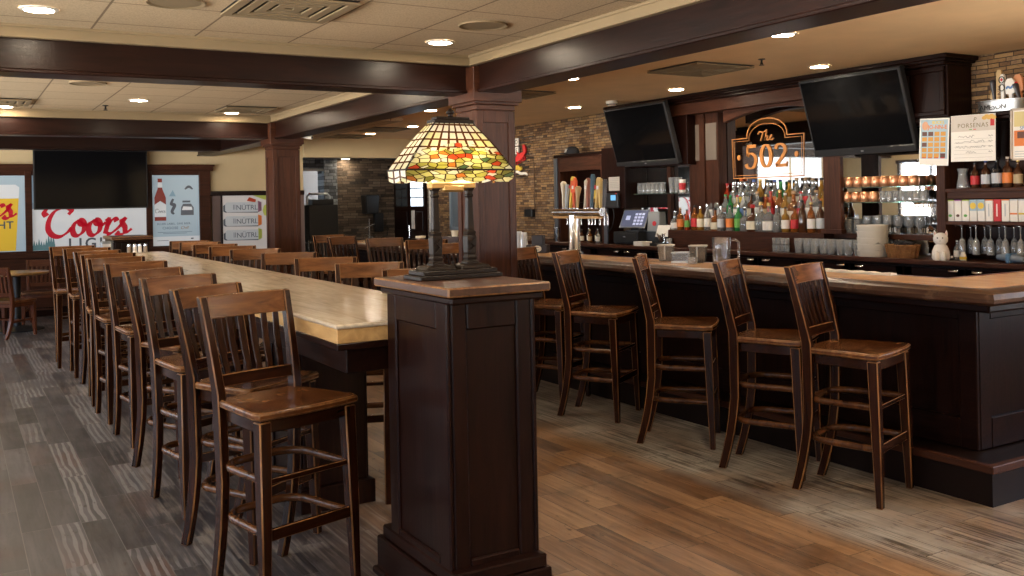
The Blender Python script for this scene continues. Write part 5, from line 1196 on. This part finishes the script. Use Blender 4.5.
for s_, sz, y, mt, sh in (('BLUER LABEL. ONE BEER.', .042, -.225, FG, 0), ('CHOOSE', .055, -.295, FG, 0)):
    me = text_mesh(s_, sz, .002, space=1.1); me.materials.clear(); me.materials.append(mt); link(me, 'slogan', t, loc=(-.03 if sz < .05 else -.09, y, .002))
me = text_mesh('Chill', .065, .002, shear=.35); me.materials.clear(); me.materials.append(film('film_bronze', (.36, .18, .05))); link(me, 'slogan', t, loc=(.12, -.297, .002))
rects(t, 'small_print', FG, [(-.28, .24, -.345, -.340), (-.20, .16, -.365, -.360), (-.29, -.12, -.475, -.468), (.22, .26, -.46, -.44)], .001)
rects(t, 'white_foot', FW, [(-.355, .355, -.5525, -.41)], .0006)
# can poster in its frame; faint glow added to sheet and cans, nothing backlights them
t = panel('white framed poster of three drink cans lying in a stack, next to far column', 3.76, 4.50, .84, 1.735, film('glow_warm_white', (.70, .66, .64), .16), 'can_poster'); t.location.y = 15.452
for k, c in enumerate((P('plum_print', (.22, .10, .16), .5), ORANGE, LIME)):
    y = .255 - k * .225
    m = MB(); m.prism([(-.30, -.075), (.22, -.075), (.24, -.05), (.24, .065), (.22, .085), (-.30, .085), (-.33, .06), (-.33, -.05)], 0, .003); q = m.build('can_picture', film('glow_silver%d' % k, (.52, .55, .58), .16), t); q.location = (0, y, 0)
    m = MB(); m.prism([(.20, -.085), (.26, -.06), (.26, .08), (.20, .105)], 0, .004); m.build('can_end', c, q)
    m = MB(); m.prism([(-.33, -.08), (.20, -.092), (.20, -.075), (-.30, -.07), (-.33, .05), (-.36, .03), (-.36, -.06)], 0, .002); m.build('can_shadow_line', FG, q)
    me = text_mesh('N\u00dcTRL', .115, .002, space=.95); me.materials.clear(); me.materials.append(FG); link(me, 'can_name', q, loc=(.02, -.04, .0035))
    rects(q, 'name_bars', FG, [(-.20 + a * .022, -.192 + a * .022, -.035, .045) for a in range(2)], .004)
m = MB(); m.prism([(.02, .36), (.16, .33), (.17, .38), (.06, .42)], 0, .003); m.build('chilli', P('chilli_print', (.5, .06, .02), .5), t)
m = MB(); m.prism([(.12, .447), (.24, .40), (.32, .37), (.37, .40), (.37, .447)], 0, .003); m.prism([(.37, .10), (.30, .12), (.275, .20), (.30, .28), (.37, .31)], 0, .003); m.build('limes', LIME, t)
m = MB()
for a in ((-.40, .40, .4475, .475), (-.40, .40, -.475, -.4475), (-.40, -.372, -.475, .475), (.372, .40, -.475, .475)): m.box(*a, -.015, .018)
m.build('frame', DW['x'], t, bevel=.003)
# television on the far wall
t = thing('television', 'large black flat television mounted on the far wall above the red script poster', 'television', (1.82, 15.33, 2.005))
m = MB(); m.box(-.785, .785, .0, .05, -.44, .44); m.build('casing', PLASTIC, t, bevel=.006); m = MB(); m.box(-.765, .765, -.003, 0, -.42, .42); m.build('screen', P('far_black_screen', (.005, .005, .006), .1, spec=.15), t)
m = MB(); m.box(-.3, .3, .05, .140, -.2, .2); m.build('wall_bracket', BLACK, t)
# condiment shakers and water carton on the far end of the table
for i, (x, y) in enumerate(((1.66, 10.98), (1.715, 10.96), (1.77, 10.98), (1.825, 10.96))):
    t = thing('salt_shaker', '%s of four shakers from the left in front of the far pier' % ORD[i], 'shaker', (x, y, 1.0685)); t['group'] = 'shakers on the far table end'
    MB().lathe([(0, 0), (.020, 0), (.022, .01), (.020, .075), (0, .075)], 12).build('glass', WHITE if i in (1, 2) else P('pepper_%d' % i, (.30, .24, .18), .3), t, 40); MB().lathe([(0, .075), (.021, .075), (.02, .095), (.01, .104), (0, .105)], 12).build('lid', CHROME, t, 40)
t = thing('napkin_dispenser', 'grey steel napkin dispenser left of the far pier on the table', 'napkin dispenser', (1.43, 11.0, 1.0685)); m = MB(); m.box(-.055, .055, -.05, .05, 0, .14); m.build('case', P('dull_steel', (.22, .24, .26), .4, .5), t, bevel=.012); m = MB(); m.box(-.04, .04, -.053, -.048, .03, .11); m.build('opening', LGREY, t)

# ------------------------------------------------------------------ lounge seen through the opening
t = thing('black_cabinet', 'tall black cabinet with a chrome rail on top in the dim room beyond', 'cabinet', (5.79, 16.6, 0))
m = MB(); m.box(-.28, .27, -.2, .2, .02, 1.56); m.build('body', BLACK, t, bevel=.01); m = MB(); m.box(-.2, .2, -.18, .18, 1.56, 1.66); m.build('top_case', PLASTIC, t, bevel=.008)
m = MB(); m.tube([(-.24, 0, 1.56), (-.24, 0, 1.72), (-.2, 0, 1.76), (.14, 0, 1.76), (.18, 0, 1.72), (.18, 0, 1.56)], .022, 8); m.build('chrome_rail', P('bright_steel_rail', (.72, .74, .78), .35), t, 60)
t = thing('wire_rack', 'chrome wire rack on the floor in front of the black cabinet', 'rack', (5.7, 16.1, 0)); m = MB()
for z in (.3, .6, .9): 
    m.tube([(-.35, -.15, z), (.35, -.15, z), (.35, .15, z), (-.35, .15, z)], .012, 6, closed=True)
    for k in range(6): m.tube([(-.28 + k * .11, -.15, z), (-.28 + k * .11, .15, z)], .007, 5)
m.build('shelves', CHROME, t); m = MB()
for a in (-.35, .35):
    for b in (-.15, .15): m.tube([(a, b, 0), (a, b, .95)], .014, 6)
m.build('posts', CHROME, t)
t = thing('loudspeaker', 'black loudspeaker fixed to the brown stone wall in the room beyond', 'loudspeaker', (6.86, 16.82, 1.55)); m = MB(); m.zloft([(0, 0, -.18, .24, .24), (0, 0, .18, .29, .26)]); m.build('cabinet', BLACK, t, bevel=.012); m = MB(); m.box(-.04, .04, .1, .18, -.1, .1); m.build('bracket', CHROME, t)
m = MB(); m.zloft([(0, -.128, -.15, .20, .012), (0, -.137, .15, .24, .012)]); m.build('grille', PLASTIC, t)
t = thing('control_box', 'small black wall box with cable right of the loudspeaker', 'control box', (7.07, 16.94, 1.2)); m = MB(); m.box(-.09, .09, -.05, .06, -.18, .18); m.build('box', BLACK, t, bevel=.01); m = MB(); m.tube([(.09, 0, -.05), (.18, 0, -.08), (.18, 0, -.25), (.05, 0, -.3)], .012, 6); m.build('cable', BLACK, t)
t = thing('folded_stand', 'chrome folding stand below the loudspeaker in the room beyond', 'stand', (6.78, 16.7, 0)); m = MB()
for a in range(3): m.tube([(0, 0, .95), (.3 * cos(a * 2.1 + .5), .18 * sin(a * 2.1 + .5), 0)], .014, 6)
m.build('legs', CHROME, t); m = MB(); m.tube([(0, 0, .7), (0, 0, 1.28)], .016, 8); m.tube([(-.1, 0, 1.1), (.1, 0, 1.18)], .014, 6); m.tube([(-.1, 0, 1.0), (.08, 0, .92)], .014, 6); m.build('pole', CHROME, t)

# ------------------------------------------------------------------ ceiling fixtures
lens = MB().lathe([(0, -.006), (.078, -.006), (.078, 0), (0, 0)], 24); rim = MB().lathe([(.076, 0), (.076, -.010), (.096, -.006), (.10, 0)], 24)
lm1, lm2, rm = lens.mesh('lens', LENS, 40), lens.mesh('lens', LENS2, 40), rim.mesh('trim_ring', TRIMW, 40)
def light(x, y, z, label, group, me=lm1):
    t = thing('recessed_light', label, 'ceiling light', (x, y, z - .0005)); t['group'] = group
    link(me, 'lens', t); link(rm, 'trim_ring', t)
for x, y, lab in ((.43, 5.72, 'lit recessed downlight near the top left corner, in front of the first cross beam'), (2.89, 5.78, 'lit recessed downlight above the near table, in front of the first cross beam'),
                  (.45, 8.40, 'lit recessed downlight just behind the first beam at left picture edge'), (1.65, 10.10, 'lit recessed downlight in the middle of the second ceiling tray'), (2.83, 11.10, 'lit recessed downlight beside a vent near the far column'),
                  (.50, 11.15, 'lit recessed downlight at left edge before the second cross beam'), (2.86, 8.48, 'lit recessed downlight half hidden under the first cross beam')):
    light(x, y, 2.65, lab, 'downlights in the tiled ceiling')
for x, y in ((.43, 2.9), (2.86, 2.9), (.43, 0), (2.86, 0), (-1.9, 5.7), (-1.9, 2.9), (-1.9, 8.4), (-1.9, 11.1)):
    light(x, y, 2.65, 'recessed downlight of the tiled ceiling outside the picture', 'downlights out of view')
for x, y, lab in ((6.62, 9.59, 'lit recessed downlight over the left end of the back bar'), (6.58, 7.64, 'lit recessed downlight in front of the mirror sign'), (6.65, 5.80, 'lit recessed downlight above the right television'),
                  (5.02, 7.33, 'lit downlight half hidden by the near beam, above the beer tower'), (5.09, 4.76, 'lit downlight half hidden by the near beam, above the bar stools'), (5.11, 10.52, 'lit downlight above the lamp shade, beyond the near column'),
                  (5.91, 12.78, 'lit downlight left of the lamp shade top, far over the bar'), (5.86, 14.30, 'lit downlight furthest away before the tan bulkhead')):
    light(x, y, 2.70, lab, 'downlights in the painted bar ceiling', lm1)
for x, y in ((5.05, 2.0), (5.05, -.5), (6.6, 12.4)):
    light(x, y, 2.70, 'recessed downlight of the bar ceiling outside the picture', 'downlights out of view', lm1)
light(6.40, 16.85, 2.42, 'lit downlight in the low ceiling of the dim room beyond', 'downlights in the lounge', lm2)
def vent(x, y, z, w, label, n=5, group='ceiling air vents', grille=P('vent_black', (.018, .013, .010), .6)):
    t = thing('air_vent', label, 'air vent', (x, y, z)); t['group'] = group
    m = MB(); m.box(-w, w, -w, w, -.004, 0); m.build('back_plate', grille, t)
    m = MB()
    for k in range(n):
        a = w * (1 - k / n); b = a - w / n * .66
        for s in (-1, 1): m.box(-a, a, *sorted((s * a, s * b)), -.022 + k * .002, -.012 + k * .002); m.box(*sorted((s * a, s * b)), -b, b, -.022 + k * .002, -.012 + k * .002)
    m.build('louvres', MOULD if n < 6 else BROWNP, t)
vent(1.62, 5.09, 2.65, .30, 'square slotted air vent in the tiled ceiling at the top picture edge', 4)
vent(.42, 10.62, 2.65, .28, 'square air vent at the left picture edge behind the first beam', 4); vent(2.86, 10.62, 2.65, .28, 'square air vent behind the first beam, next to a downlight', 4)
vent(5.73, 6.33, 2.70, .33, 'large square air vent in the painted ceiling above the liquor bottles', 5); vent(5.68, 13.4, 2.70, .33, 'dark flat air vent far over the bar, right of the other', 4); vent(5.70, 14.95, 2.70, .33, 'dark flat air vent nearest the tan bulkhead', 4); vent(5.2, 8.6, 2.70, .30, 'dark flat air vent right of the near column top', 4)
for x, y, lab in ((2.86, 5.12, 'flush round ceiling speaker near the beam corner'), (1.05, 5.23, 'flush round ceiling speaker left of the square vent'), (1.04, 8.9, 'flush round ceiling speaker just behind the first beam')):
    t = thing('ceiling_speaker', lab, 'ceiling speaker', (x, y, 2.65)); t['group'] = 'ceiling speakers'
    MB().lathe([(.13, -.003), (.15, -.010), (.155, 0), (.13, 0)], 32).build('rim', MOULD, t, 40); MB().lathe([(0, -.005), (.13, -.004), (.13, 0)], 32).build('grille', MOULD, t, 40)
t = thing('smoke_detector', 'white round smoke detector on the bar ceiling left of a television', 'smoke detector', (6.65, 8.86, 2.70)); MB().lathe([(0, -.055), (.05, -.055), (.062, -.035), (.07, -.03), (.07, 0), (0, 0)], 24).build('housing', TRIMW, t, 40); MB().lathe([(.052, -.05), (.064, -.036)], 24).build('vent_ring', BLACK, t, 40)
for x, y, z, lab in ((5.84, 5.70, 2.70, 'small sprinkler head on the bar ceiling near the right television'), (1.42, 10.75, 2.65, 'small sprinkler head in the second ceiling tray'), (5.2, 10.0, 2.70, 'small sprinkler head just above the lamp finial')):
    t = thing('sprinkler_head', lab, 'sprinkler', (x, y, z)); t['group'] = 'sprinkler heads'
    m = MB(); m.lathe([(0, 0), (.03, 0), (.03, -.006), (.009, -.008), (.007, -.045), (0, -.045)], 14); m.build('stem', BRONZE, t, 40); m = MB(); m.lathe([(0, -.05), (.022, -.05), (.022, -.054), (0, -.054)], 14); m.tube([(-.013, 0, -.03), (-.013, 0, -.05)], .003, 5); m.tube([(.013, 0, -.03), (.013, 0, -.05)], .003, 5); m.build('deflector', BRONZE, t, 40)
t = thing('security_camera', 'cream bullet security camera under the beam beside the far column', 'camera', (3.72, 11.2, 2.40)); t.scale = (.55, .55, .55); t.location.z = 2.66 if False else 2.40; m = MB(); m.tube([(-.1, 0, .03), (.0, 0, .0)], .018, 8); m.box(-.115, -.10, -.04, .04, -.01, .07); m.build('mount', TRIMW, t)
m = MB(); m.tube([(-.05, .06, .01), (.13, -.16, -.04)], .045, 14); q = m.build('housing', TRIMW, t, 40); m = MB(); m.tube([(.13, -.16, -.04), (.133, -.164, -.041)], .026, 12); m.build('camera_lens', BLACK, t, 40)

# ------------------------------------------------------------------ light, world, camera
W = bpy.data.worlds.new('daylight'); SC.world = W; W.use_nodes = True
wn, wl = W.node_tree.nodes, W.node_tree.links
tc = wn.new('ShaderNodeTexCoord'); sx = wn.new('ShaderNodeSeparateXYZ'); mr = wn.new('ShaderNodeMapRange'); mx = wn.new('ShaderNodeMix'); mx.data_type = 'RGBA'
wl.new(tc.outputs['Generated'], sx.inputs[0]); wl.new(sx.outputs[2], mr.inputs[0]); mr.inputs[1].default_value = -.04; mr.inputs[2].default_value = .04
wl.new(mr.outputs[0], mx.inputs[0]); mx.inputs[6].default_value = (24, 23, 21.2, 1); mx.inputs[7].default_value = (5.4, 6.6, 8.4, 1)  # ground half brightened well past the sky, added to light the ceilings
wl.new(mx.outputs[2], wn['Background'].inputs[0]); wn['Background'].inputs[1].default_value = 1.0
def portal(loc, rot, sx, sy):
    ld = bpy.data.lights.new('window_portal', 'AREA'); ld.shape = 'RECTANGLE'; ld.size = sx; ld.size_y = sy; ld.cycles.is_portal = True
    o = bpy.data.objects.new('window_portal', ld); COL.objects.link(o); o.location = loc; o.rotation_euler = rot
for p, q in LW: portal((-3.6, (p + q) / 2, 1.55), (0, R(-90), 0), 1.4, q - p)
for p, q in ADDED_RW: portal((7.7, (p + q) / 2, 1.62), (0, R(90), 0), 1.55, q - p)

cam = bpy.data.cameras.new('camera'); co = bpy.data.objects.new('camera', cam); COL.objects.link(co); SC.camera = co
f_, th, rho, ppy = 943.78, R(30.7285), R(1.12534), 201.58
cam.sensor_width = 36; cam.sensor_fit = 'HORIZONTAL'; cam.lens = f_ / 1024 * 36; cam.shift_y = (ppy - 288) / 1024; cam.clip_start = .05
rw = Vector((cos(th), -sin(th), 0)); fw = Vector((sin(th), cos(th), 0)); up = Vector((0, 0, 1))
cr = rw * cos(rho) - up * sin(rho); cu = rw * sin(rho) + up * cos(rho)
M = Matrix((cr, cu, -fw)).transposed().to_4x4(); M.translation = (0, 0, 1.55); co.matrix_world = M

SC.view_settings.view_transform = 'Standard'; SC.view_settings.look = 'None'; SC.view_settings.gamma = 1; SC.view_settings.use_curve_mapping = False
SC.view_settings.exposure = 0.6
SC.cycles.use_denoising = True
SC.cycles.max_bounces = 10; SC.cycles.diffuse_bounces = 6; SC.cycles.glossy_bounces = 4; SC.cycles.transmission_bounces = 8; SC.cycles.caustics_refractive = False; SC.cycles.caustics_reflective = False
SC.cycles.sample_clamp_indirect = 6
